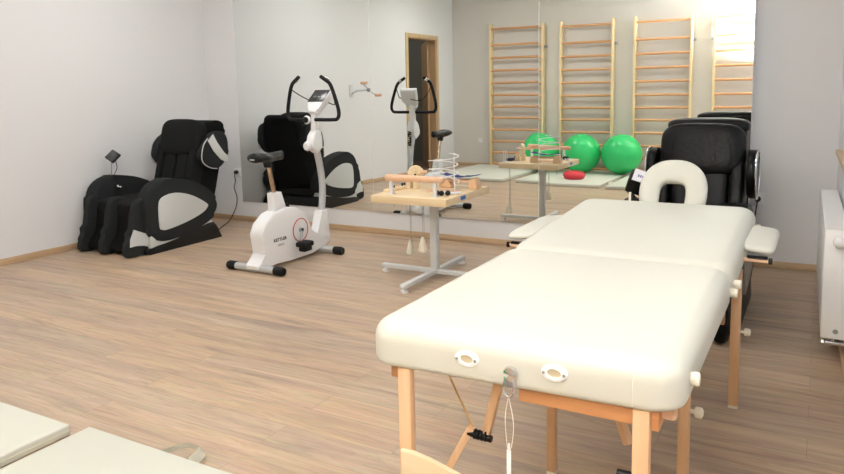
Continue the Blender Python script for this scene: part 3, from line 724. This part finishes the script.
# forearm board with blue cloth
fb = thing('forearm_block', 'wooden forearm board on two end blocks at the right rear of the therapy table', 'exercise device', (-2.13, -.88, TZ))
b = BM(); add_prism(b, [(-2.075, 0), (-2.02, 0), (-2.015, .02), (-2.035, .075), (-2.07, .07), (-2.085, .02)], lambda u, v, w: Vector((u, w, TZ+v)), .004, 2, -.93, -.85); obj('end_block', b, M['beech'], fb)
b = BM(); add_prism(b, [(-2.30, 0), (-2.22, 0), (-2.215, .02), (-2.24, .055), (-2.29, .055), (-2.305, .02)], lambda u, v, w: Vector((u, w, TZ+v)), .004, 2, -.93, -.85); obj('end_block', b, M['beech'], fb)
b = BM(); add_box(b, (-2.28, -.925, TZ+.045), (-2.04, -.905, TZ+.060), .003); add_box(b, (-2.28, -.875, TZ+.045), (-2.04, -.855, TZ+.060), .003); obj('rail', b, M['beech_x'], fb)
b = BM(); rows = []
for i in range(13):
    u = i/12; x = -2.295+.275*u; sag = .010*math.sin(u*PI); rows.append([b.verts.new((x, -.935+.10*j/4, TZ+.088-sag+.006*abs(u-.5)*2+.003*math.sin(i*1.7+j*2))) for j in range(5)])
for a, c in zip(rows, rows[1:]):
    for j in range(4): b.faces.new((a[j], a[j+1], c[j+1], c[j]))
bmesh.ops.solidify(b, geom=b.faces[:], thickness=.005)
o = obj('blue_cloth', b, M['blue'], None, 60); tag(o, 'blue cloth laid over the wooden forearm board', 'cloth'); set_org(o, (-2.15, -.86, TZ+.08))
# grips with black knobs
for i, (x, y) in enumerate([(-2.145, -1.262), (-2.108, -1.270), (-2.075, -1.245)]):
    hg = thing('hand_grip', ['white handled grip with black knob, left of the three', 'white handled grip with black knob, middle of the three', 'white handled grip with black knob, right of the three'][i], 'grip', (x, y, TZ), 'knob grips on the therapy table')
    b = BM(); add_pillow(b, (x, y, TZ+.0175), (.0175, .0175, .0175), 1, 1); obj('knob', b, M['blackpl'], hg)
    b = BM(); add_cyl(b, (x+.006, y+.01, TZ+.012), (x+.032+.008*i, y+.085, TZ+.010), .0055, .0095, 12); obj('handle', b, M['white'], hg)
# small things at the back left
sb_ = thing('small_peg_board', 'small pale wooden strip with pegs lying on the therapy table left side', 'peg board', (-2.50, -1.12, TZ))
b = BM(); add_box(b, (-2.555, -1.26, TZ), (-2.50, -1.02, TZ+.018), .003); obj('board', b, M['plywood'], sb_)
for k in range(4):
    b = BM(); add_cyl(b, (-2.527, -1.22+.055*k, TZ+.018), (-2.527, -1.22+.055*k, TZ+.036), .007, seg=12); obj('peg', b, M['blackpl'] if k % 2 else M['beech'], sb_)
b = BM(); add_box(b, (-2.56, -.99, TZ), (-2.50, -.91, TZ+.03), .008, 3); o = obj('navy_box', b, M['navy']); tag(o, 'small navy blue box at the rear left of the therapy table', 'box'); set_org(o, (-2.53, -.95, TZ))
# wire hoop near the mirror edge
wh = thing('wire_hoop', 'white wire hoop standing at the mirror side of the therapy table', 'coordination toy', (-2.52, -.80, TZ))
b = BM()
for s in (0, .018): add_tube(b, [(-2.53+s, -.80+.025*math.cos(a), TZ+.055+.055*math.sin(a)) for a in [2*PI*k/24 for k in range(24)]], .003, 6, 0, True)
obj('hoop', b, M['white'], wh)
b = BM(); add_box(b, (-2.545, -.83, TZ), (-2.50, -.77, TZ+.006), .002); obj('hoop_base', b, M['white'], wh)
# weights hanging under the table
for i, (x, y, z, l) in enumerate([(-2.54, -.94, .205, 'white cone weight hanging lower left under the therapy table'), (-2.264, -1.25, .31, 'white cone weight hanging beside the table column')]):
    hw_ = thing('hanging_weight', l, 'weight', (x, y, z), 'weights on cords under the therapy table')
    b = BM()
    if i < 2: add_lathe(b, [(0, .0), (.010, -.002), (.014, -.02), (.032, -.085), (.030, -.100), (.018, -.106), (0, -.106)], Matrix.Translation((x, y, z)), 8)
    else: add_lathe(b, [(0, 0), (.014, 0), (.016, -.07), (0, -.07)], Matrix.Translation((x, y, z)), 12)
    obj('weight', b, M['pad_cream'] if i < 2 else M['steel'], hw_, 25)
    b = BM(); add_tube(b, [(x, y, z-.005), (x+.004, y, z+.05), (x, y, TZ-.043)], .0018, 6, 4)
    if i < 2: add_tube(b, [(x+.012, y, z-.02), (x+.014, y, z+.06), (x+.008, y, TZ-.043)], .0014, 6, 4)
    obj('cord', b, M['string'], hw_)
for i, (x, y, z, l) in enumerate([(-2.27, -1.22, .43, 'short loose cord end hanging from the therapy table, left'), (-2.14, -1.15, .46, 'short loose cord end hanging from the therapy table, right'), (-2.44, -1.30, .50, 'short loose cord end under the front left of the therapy table')]):
    b = BM(); add_tube(b, [(x, y, TZ-.043), (x+.005, y, (z+TZ)/2), (x-.004, y, z+.02), (x-.008, y, z)], .002, 6, 5); o = obj('pulley_cord', b, M['string']); tag(o, l, 'cord'); set_org(o, (x, y, TZ-.043))

# ------------------------------------------------------------------ treatment table
TBX0, TBX1 = -.985, -.226
sk = lambda x: .034*(x-TBX0)/(TBX1-TBX0)
YN, YH, YF = -3.83, -2.88, -1.93
mt = thing('treatment_table', 'large cream folding treatment table on beech legs in the right foreground', 'massage table', (-.59, -2.88, 0))
def slab(y0, y1, z0, z1, dz, name, TBX1=TBX1):
    """rounded vinyl cushion between y0..y1 whose top rises by dz towards y1"""
    b = BM(); nx, ny = 36, 36
    r = .045; rc_ = .075
    # closed rounded box: build outline rings (plan = rounded rect) at several heights
    def outline(ins):
        P = []; x0, x1, a0, a1 = TBX0+ins, TBX1-ins, y0+ins, y1-ins; rr = max(rc_-ins, .012)
        for (cx_, cy_, st) in ((x1-rr, a1-rr, 0), (x0+rr, a1-rr, PI/2), (x0+rr, a0+rr, PI), (x1-rr, a0+rr, 1.5*PI)):
            for k in range(9): P.append((cx_+rr*math.cos(st+PI/2*k/8), cy_+rr*math.sin(st+PI/2*k/8)))
        return P
    lv = []
    for k in range(5): a = PI/2*k/4; lv.append((.018*(1-math.sin(a)), z0+.018*(1-math.cos(a))))
    for k in range(8):
        a = PI/2*k/7; lv.append((r*(1-math.cos(a)), z1-r+r*math.sin(a)))
    for ins in (.07, .11, .17, .26): lv.append((ins, z1+.004*(min(ins, .2)-.045)/.15))
    rings = []
    for ins, z in lv:
        rings.append([b.verts.new((x, y+(sk(x)*(y1-y)/(y1-y0) if dz == 0 else 0), z+dz*(y-y0)/(y1-y0))) for x, y in outline(ins)])
    for a, c in zip(rings, rings[1:]):
        n = len(a)
        for k in range(n): b.faces.new((a[k], a[(k+1) % n], c[(k+1) % n], c[k]))
    b.faces.new(rings[0][::-1]); b.faces.new(rings[-1])
    return obj(name, b, M['cream'], mt, 35)
ZB, ZT = .592, .703
c1 = slab(YN, YH+.002, ZB, ZT, .0, 'cushion')
c2 = slab(YH-.002, YF, ZB, ZT, .045, 'cushion', TBX1-.002)
# piping loops at near corners and along the hinge
b = BM(); pp = []
for k in range(9):
    a = PI/2*k/8
    pp.append((TBX1-.135+.11*math.sin(a)*.9, YN+.012-.012*math.sin(a)+(.0), ZB+.02+.07*math.sin(a)))
b.free()
b = BM(); add_tube(b, [(TBX1-.100, YN+.029, ZB+.012), (TBX1-.100, YN+.029, ZT-.050), (TBX1-.094, YN+.036, ZT-.022), (TBX1-.083, YN+.056, ZT-.006), (TBX1-.062, YN+.085, ZT-.001), (TBX1-.035, YN+.115, ZT-.010), (TBX1-.010, YN+.13, ZT-.03)], .0013, 6, 5); obj('corner_piping', b, M['creamseam'], c1)
b = BM(); add_tube(b, [(TBX0+.03, YN+.03, ZB+.012), (TBX0+.01, YN+.08, ZB+.02), (TBX0+.0, YN+.2, ZB+.02)], .0012, 6, 5); obj('corner_piping', b, M['creamseam'], c1)
# port covers
for x in (-.704, -.494):
    cz = ZB+.056
    b = BM()
    n = 28
    T_ = Matrix.Translation((x, YN-.001+sk(x), cz)) @ Matrix.Rotation(PI/2, 4, 'X') @ Matrix.Diagonal((1.3, .82, 1, 1))
    add_lathe(b, [(.0125, -.003), (.0125, .004), (.014, .006), (.021, .005), (.0235, .002), (.024, -.003)], T_, n); pr_ = obj('port_cover', b, M['whitepaint'], mt)
    b = BM(); add_lathe(b, [(.0125, .0), (0, .0005)], T_, n); obj('port_hole', b, mat('port_lining', srgb(205, 190, 160), .6), pr_)
    b = BM()
    b.free()
    for s in (-1, 1): obj('screw', add_lathe(BM(), [(0, .0), (.0035, .001), (.0035, .0), (.0, -.001)], Matrix.Translation((x+s*.0235, YN-.007+sk(x), cz)) @ Matrix.Rotation(PI/2, 4, 'X'), 12), M['steel'], pr_)
# latch
YL = YN+sk(-.594)
lx = -.594
b = BM(); add_box(b, (lx-.013, YL-.006, ZB+.012), (lx+.013, YL+.002, ZB+.054), .004, 2); add_lathe(b, [(0, 0), (.018, 0), (.016, .008), (.008, .012), (0, .012)], axis_m((lx, YL-.005, ZB+.040), (0, -1, 0))); lt = obj('latch', b, M['chrome'], mt)
b = BM(); add_tube(b, [(lx-.010, YL-.012, ZB+.035), (lx-.012, YL-.016, ZB+.012), (lx-.009, YL-.018, ZB-.004), (lx, YL-.018, ZB-.010), (lx+.009, YL-.018, ZB-.004), (lx+.012, YL-.016, ZB+.012), (lx+.010, YL-.012, ZB+.035)], .0032, 8, 5); obj('latch_loop', b, M['chrome'], lt)
b = BM(); add_box(b, (lx-.009, YL-.011, ZB+.008), (lx+.009, YL-.005, ZB+.026), .002); obj('latch_tongue', b, M['steel'], lt)
# tag hanging from the latch
hg = thing('hanging_tag', 'narrow white plastic tag hanging on a thread from the table latch', 'tag', (lx+.004, YL-.02, ZB-.03))
b = BM(); add_tube(b, [(lx, YL-.019, ZB-.008), (lx-.008, YL-.02, ZB-.06), (lx-.004, YL-.02, ZB-.125), (lx+.001, YL-.02, ZB-.140)], .0009, 6, 5); add_tube(b, [(lx, YL-.019, ZB-.008), (lx+.012, YL-.02, ZB-.07), (lx+.008, YL-.02, ZB-.12), (lx+.001, YL-.02, ZB-.140)], .0009, 6, 5); obj('thread', b, M['strap'], hg)
b = BM(); add_box(b, (lx-.005, YL-.0215, ZB-.255), (lx+.006, YL-.0190, ZB-.136), .001); add_box(b, (lx-.0015, YL-.0225, ZB-.142), (lx+.003, YL-.0180, ZB-.120), .001); obj('tag_strip', b, M['whitepaint'], hg)
# frame (aprons)
b = BM(); add_box(b, (-.590, YN+.050, ZB-.04), (-.325, YN+.075, ZB+.004), .003); obj('apron', b, M['apron'], mt)
b = BM(); add_box(b, (TBX0+.04, YF-.06, ZB-.03), (TBX1-.04, YF-.035, ZB+.02), .003); obj('apron', b, M['apron'], mt)
for x in (TBX0+.04, TBX1-.075):
    b = BM(); add_box(b, (x, YN+.06, ZB-.05), (x+.025, YH, ZB+.004), .003); obj('side_rail', b, M['apron'], mt)
    b = BM(); add_box(b, (x, YH, ZB-.04), (x+.025, YF-.06, ZB+.012), .003); obj('side_rail', b, M['apron'], mt)
# legs
def leg(x, y, ztop, w=.034, d=.022, lean=0, knob=None, foot=True, ky=0):
    b = BM(); T_ = Matrix.Translation((x, y, 0)) @ Matrix.Rotation(lean, 4, 'Y')
    add_box(b, (-w/2, -d/2, .012 if foot else .0), (w/2, d/2, ztop), .004, 2, T_); l = obj('leg', b, M['beech'], mt)
    b = BM(); add_box(b, (-w/2, -d/2, .0), (w/2, d/2, .012), .003, 2, T_); obj('rubber_foot', b, M['pad_cream'], l)
    if knob:
        s, z = knob
        b = BM(); add_lathe(b, [(.006, 0), (.006, .012), (.014, .014), (.016, .02), (.015, .032), (.008, .036), (0, .036)], axis_m((x+s*w/2, y+ky, z), (s, 0, 0)), 18); obj('leg_knob', b, M['pad_cream'], l)
    return l
leg(-.882, YN+.03, ZB, .036, .026)
leg(-.310, YN+.052, ZB, .036, .026, knob=(1, .38))
leg(-.309, -3.22, ZB-.04, .030, .034, knob=(1, .355))
leg(-.735, -3.12, ZB-.04, .030, .030)
leg(-.262, -2.33, ZB-.03, .036, .030, knob=(1, .315))
leg(-.90, -2.20, ZB-.03, .038, .030, knob=(-1, .315))
b = BM(); add_box(b, (-.325, -2.36, .34), (-.300, -2.33, .60), .003); obj('leg_slat', b, M['beech'], mt)
b = BM(); add_box(b, (-.33, -3.74, ZB-.035), (-.245, -3.72, ZB+.002), .010, 3); obj('corner_gusset', b, M['beech_x'], mt)
# cross board between near legs with arched top
b = BM()
arch = [(-.888, .24), (-.888, .382), (-.86, .382), (-.81, .374), (-.76, .362), (-.71, .350), (-.60, .338), (-.49, .350), (-.44, .362), (-.39, .374), (-.34, .382), (-.285, .382), (-.285, .24)]
add_prism(b, arch, lambda u, v, w: Vector((u, w, v)), .004, 2, YN+.003, YN+.0175); obj('cross_board', b, M['plywood'], mt, 30)
# folding brace
def bar(p0, p1, w, d, name, m_):
    p0, p1 = Vector(p0), Vector(p1); L = (p1-p0).length
    b = BM(); add_box(b, (-w/2, -d/2, 0), (w/2, d/2, L), .003, 2, axis_m(p0, p1-p0)); return obj(name, b, m_, mt)
kn = Vector((-.735, -3.68, .395))
bar((-.672, -3.68, ZB-.005), (kn.x+.012, -3.68, kn.z-.015), .022, .022, 'brace', M['beech'])
bar((kn.x-.022, -3.685, kn.z+.015), (-.845, -3.70, .24), .024, .020, 'brace', M['beech'])
b = BM(); add_cyl(b, (kn.x-.03, kn.y-.01, kn.z), (kn.x+.035, kn.y-.01, kn.z-.004), .009, seg=16)
for k in range(4): add_lathe(b, [(.0, 0), (.013, 0), (.013, .004), (0, .004)], axis_m((kn.x-.012+.010*k, kn.y-.01, kn.z), (1, 0, 0)), 16)
obj('brace_joint', b, M['blackpl'], mt)
bar((-.50, -3.45, ZB), (-.40, -3.50, .36), .022, .022, 'brace', M['beech'])
bar((-.36, -2.35, .36), (-.42, -2.5, ZB-.02), .024, .024, 'brace', M['beech'])
b = BM(); add_cyl(b, (-.375, -3.72, .40), (-.345, -3.72, .40), .010, seg=14); obj('brace_joint', b, M['blackpl'], mt)
# support cords
b = BM(); add_tube(b, [(-.865, -3.66, ZB-.01), (kn.x-.02, kn.y, kn.z+.012)], .0028, 8); obj('support_cord', b, M['twine'], mt)
b = BM(); add_tube(b, [(-.29, -3.70, ZB-.03), (-.34, -3.70, .42)], .0028, 8); obj('support_cord', b, M['twine'], mt)
# cream end plugs on the side
for (y, z, r) in ((YN+.135, ZB+.052, .015), (YH-.035, ZB+.035, .015), (YH+.075, ZB+.035, .015), (YF-.07, ZB+.075, .014)):
    b = BM(); add_lathe(b, [(0, -.01), (r*.9, -.01), (r*.9, .008), (r, .010), (r, .020), (r*.85, .023), (0, .023)], axis_m((TBX1-.004, y, z), (1, 0, 0)), 20); obj('side_plug', b, M['pad_cream'], mt)

# side arm supports, right and left
for s, xc, y0, y1, l in ((1, TBX1+.042, -2.50, -2.06, 'cream padded arm support on the right side of the treatment table'), (-1, TBX0-.062, -2.62, -2.12, 'cream padded arm support on the left side of the treatment table')):
    zt_ = .668
    a = thing('arm_support', l, 'arm support', (xc, (y0+y1)/2, zt_), 'padded arm supports of the treatment table')
    b = BM(); hwid = .056 if s > 0 else .066
    b = BM(); add_pillow(b, (xc, (y0+y1)/2, zt_+.008), (hwid, (y1-y0)/2, .021), .75, .42, Matrix.Rotation(s*.10, 4, 'Y')); obj('pad', b, M['cream'], a, 50)
    for y in (y0+.02, y1-.08): obj('dowel', add_cyl(BM(), (xc-s*(hwid+.01), y, zt_-.030), (xc+s*(hwid-.02), y, zt_-.030), .008, seg=14), M['beech_x'], a)
    b = BM(); add_lathe(b, [(0, 0), (.011, 0), (.012, .012), (0, .014)], axis_m((xc+s*(hwid-.02), y0+.02, zt_-.030), (s, 0, 0)), 16); add_box(b, (xc-hwid*.6, y0+.01, zt_-.024), (xc+hwid*.6, y0+.03, zt_-.016)); obj('dowel_cap', b, M['rubber'], a)

# face cradle at the far end
fc = thing('face_cradle', 'cream horseshoe face cradle fixed to the far end of the treatment table', 'face cradle', (-.565, -1.87, .76))
t_ = 1.02
o_ = Vector((-.592, -1.85, .770)); vu = Vector((1, 0, 0)); vv = Vector((0, math.cos(t_), math.sin(t_))); vn = vu.cross(vv)
b = BM(); rings = []
NA = 40
for i in range(NA+1):
    th = math.radians(-50+280*i/NA)       # open at the bottom
    ro, wd = 1.0, .048
    cxr, cyr = .104, .112
    c = Vector((cxr*math.copysign(abs(math.cos(th))**.8, math.cos(th)), cyr*math.copysign(abs(math.sin(th))**.8, math.sin(th))))
    nrm = Vector((math.cos(th)/cxr, math.sin(th)/cyr)).normalized()
    e_ = 1-.35*(abs(i-NA/2)/(NA/2))**6
    ring = []
    for k in range(18):
        a = 2*PI*k/18
        ca, sa = math.copysign(abs(math.cos(a))**.75, math.cos(a)), math.copysign(abs(math.sin(a))**.75, math.sin(a))
        q = c+nrm*(wd*ca*e_*(1+.22*max(0, math.sin(th))**2))
        ring.append(b.verts.new(o_+vu*q.x+vv*q.y+vn*(.032*sa*e_)))
    rings.append(ring)
for a, c in zip(rings, rings[1:]):
    for k in range(18): b.faces.new((a[k], a[(k+1) % 18], c[(k+1) % 18], c[k]))
b.faces.new(rings[0]); b.faces.new(rings[-1][::-1])
obj('cushion', b, M['cream'], fc, 60)
b = BM(); add_prism(b, [(-.11, -.06), (-.11, .06), (-.06, .11), (.06, .11), (.11, .06), (.11, -.06), (.09, -.06), (.085, .05), (.05, .085), (-.05, .085), (-.085, .05), (-.09, -.06)], lambda u, v, w: o_+vu*u+vv*v+vn*w, .002, 2, -.042, -.030); obj('cradle_frame', b, M['beech'], fc)
b = BM()
for s in (-1, 1): add_tube(b, [o_+vu*(s*.08)+vv*(-.05)+vn*(-.035), Vector((-.562+s*.08, -1.84, .70)), Vector((-.562+s*.08, -1.95, .655))], .009, 10, 0)
obj('mounting_rod', b, M['beech_y'], fc)
# bolt peg on the far left corner
b = BM(); add_cyl(b, (-.775, -1.90, .70), (-.775, -1.90, .775), .006, seg=12); obj('corner_peg', b, M['pad_cream'], mt)

# ------------------------------------------------------------------ radiator
RX0, RX1, RY0, RY1, RZ0, RZ1 = -.004, .088, -1.68, -.37, .125, .625
rd = thing('radiator', 'white panel radiator with thermostat valve under the right window', 'radiator', (.045, -1.0, RZ0))
b = BM(); add_box(b, (RX0, RY0+.004, RZ0), (RX0+.012, RY1-.004, RZ1-.006), .004, 2)
obj('front_panel', b, M['whitepaint'], rd)
b = BM(); add_box(b, (RX1-.012, RY0+.004, RZ0), (RX1, RY1-.004, RZ1-.006), .004, 2); obj('rear_panel', b, M['whitepaint'], rd)
for y in (RY0, RY1-.004):
    b = BM(); add_box(b, (RX0, y, RZ0), (RX1, y+.004, RZ1), .0015, 2); obj('side_panel', b, M['whitepaint'], rd)
b = BM()
add_box(b, (RX0, RY0, RZ1-.004), (RX0+.008, RY1, RZ1), .001); add_box(b, (RX1-.008, RY0, RZ1-.004), (RX1, RY1, RZ1), .001)
y = RY0
while y < RY1-.01: add_box(b, (RX0+.008, y, RZ1-.004), (RX1-.008, y+.012, RZ1)); y += .016
obj('top_grille', b, M['whitepaint'], rd)
b = BM(); y = RY0+.03
while y < RY1-.03: add_box(b, (RX0+.018, y, RZ0+.01), (RX1-.016, y+.003, RZ1-.03)); y += .03
obj('convector_fins', b, M['greypaint'], rd)
xc = (RX0+RX1)/2
b = BM(); add_lathe(b, [(0, 0), (.017, 0), (.017, .012), (.021, .014), (.023, .030), (.021, .055), (.014, .062), (0, .064)], axis_m((xc+.008, RY0, RZ1-.05), (0, -1, 0)), 24); vk = obj('thermostat_knob', b, M['white'], rd)
b = BM(); add_lathe(b, [(0, 0), (.010, 0), (.011, .004), (0, .005)], axis_m((xc+.012, RY0-.0002, RZ0+.035), (0, -1, 0)), 18); obj('drain_plug', b, M['steel'], rd)
b = BM(); add_cyl(b, (xc+.005, RY0+.03, RZ0+.005), (xc+.005, RY0+.03, RZ0-.03), .010, seg=16); add_cyl(b, (xc-.025, RY0+.03, RZ0-.028), (xc+.04, RY0+.03, RZ0-.028), .012, seg=16); add_lathe(b, [(0, 0), (.015, 0), (.015, .012), (0, .014)], axis_m((xc-.03, RY0+.03, RZ0-.028), (-1, 0, 0)), 6)
add_tube(b, [(xc+.03, RY0+.03, RZ0-.028), (XR, RY0+.03, RZ0-.028)], .008); obj('valve', b, M['chrome'], rd)
b = BM(); add_box(b, (RX1, RY1-.2, RZ0+.1), (XR, RY1-.17, RZ1-.05)); obj('wall_bracket', b, M['greypaint'], rd)
b = BM(); add_box(b, (RX1, RY0+.2, RZ0+.1), (XR, RY0+.23, RZ1-.05)); obj('wall_bracket', b, M['greypaint'], rd)

# the window wall is not quite square to the mirror wall
PHI = .020
TR = Matrix.Translation((XR, YR, 0)) @ Matrix.Rotation(PHI, 4, 'Z') @ Matrix.Translation((-XR, -YR, 0))
def turn(o):
    if o.type == 'MESH': o.data.transform(TR)
    for c in o.children: turn(c)
for n_ in ('wall_right', 'window_1', 'window_2', 'baseboard_right', 'radiator'): turn(bpy.data.objects[n_])
# ------------------------------------------------------------------ light
def area(name, loc, rot, sx, sy, power, col=(1, 1, 1)):
    l = bpy.data.lights.new(name, 'AREA'); l.shape = 'RECTANGLE'; l.size = sx; l.size_y = sy; l.energy = power; l.color = col
    o = bpy.data.objects.new(name, l); COL.objects.link(o); o.location = loc; o.rotation_euler = rot; return o
for i, (y0, y1) in enumerate(W):
    area('window_daylight', (XR+.36, (y0+y1)/2, (WZ0+WZ1)/2), (0, PI/2, 0), WZ1-WZ0, y1-y0, [9, 17][i], (.97, .99, 1))
for (x, y) in [(-4.2, -1.5), (-2.7, -1.5), (-1.2, -1.5), (-4.2, -3.9), (-2.7, -3.9), (-1.2, -3.9)]:
    area('ceiling_lamp_light', (x, y, H-.035), (0, 0, 0), .54, .54, {-4.2: 13, -2.7: 8, -1.2: 3.5}[x], (1, .995, .985))
area('corridor_fill_light', (XL-1.1, -4.4, H-.02), (0, 0, 0), .5, .5, 14, (1, .95, .88))  # added fill without a fixture, brightens the door leaf and dark corridor
fl = bpy.data.lights.new('flash', 'SPOT'); fl.energy = 900; fl.spot_size = 1.9; fl.spot_blend = .8; fl.shadow_soft_size = .05; fl.color = (1, .995, .985)
fo = bpy.data.objects.new('bounced_flash', fl); COL.objects.link(fo); fo.location = (-.12, -5.18, 1.50)
fo.rotation_euler = (Vector((-.62, -5.60, 2.40))-Vector(fo.location)).to_track_quat('-Z', 'Y').to_euler()
w = bpy.data.worlds.new('daylight'); SC.world = w; w.use_nodes = True
w.node_tree.nodes['Background'].inputs[0].default_value = (.85, .93, 1, 1); w.node_tree.nodes['Background'].inputs[1].default_value = .8

# ------------------------------------------------------------------ camera
f_, yaw, p_, r_, cy_ = 713.4722, .5123, .1216, -.0204, 175.2683
fwd = Vector((-math.sin(yaw)*math.cos(p_), math.cos(yaw)*math.cos(p_), -math.sin(p_)))
rt = Vector((math.cos(yaw), math.sin(yaw), 0)); up = rt.cross(fwd)
rt2 = rt*math.cos(r_)+up*math.sin(r_); up2 = -rt*math.sin(r_)+up*math.cos(r_)
cam = bpy.data.cameras.new('camera'); co = bpy.data.objects.new('camera', cam); COL.objects.link(co)
mw = Matrix((rt2, up2, -fwd)).transposed().to_4x4(); mw.translation = Vector((0, -5.2665, 1.28)); co.matrix_world = mw
cam.sensor_width = 36; cam.sensor_fit = 'HORIZONTAL'; cam.lens = f_/844*36; cam.shift_y = -(237-cy_)/844; cam.clip_start = .02
SC.camera = co
vs = SC.view_settings; vs.view_transform = 'Standard'; vs.look = 'None'; vs.gamma = 1; vs.use_curve_mapping = False; vs.exposure = 0.0
try:
    SC.cycles.max_bounces = 10; SC.cycles.glossy_bounces = 6; SC.cycles.diffuse_bounces = 5
except Exception: pass
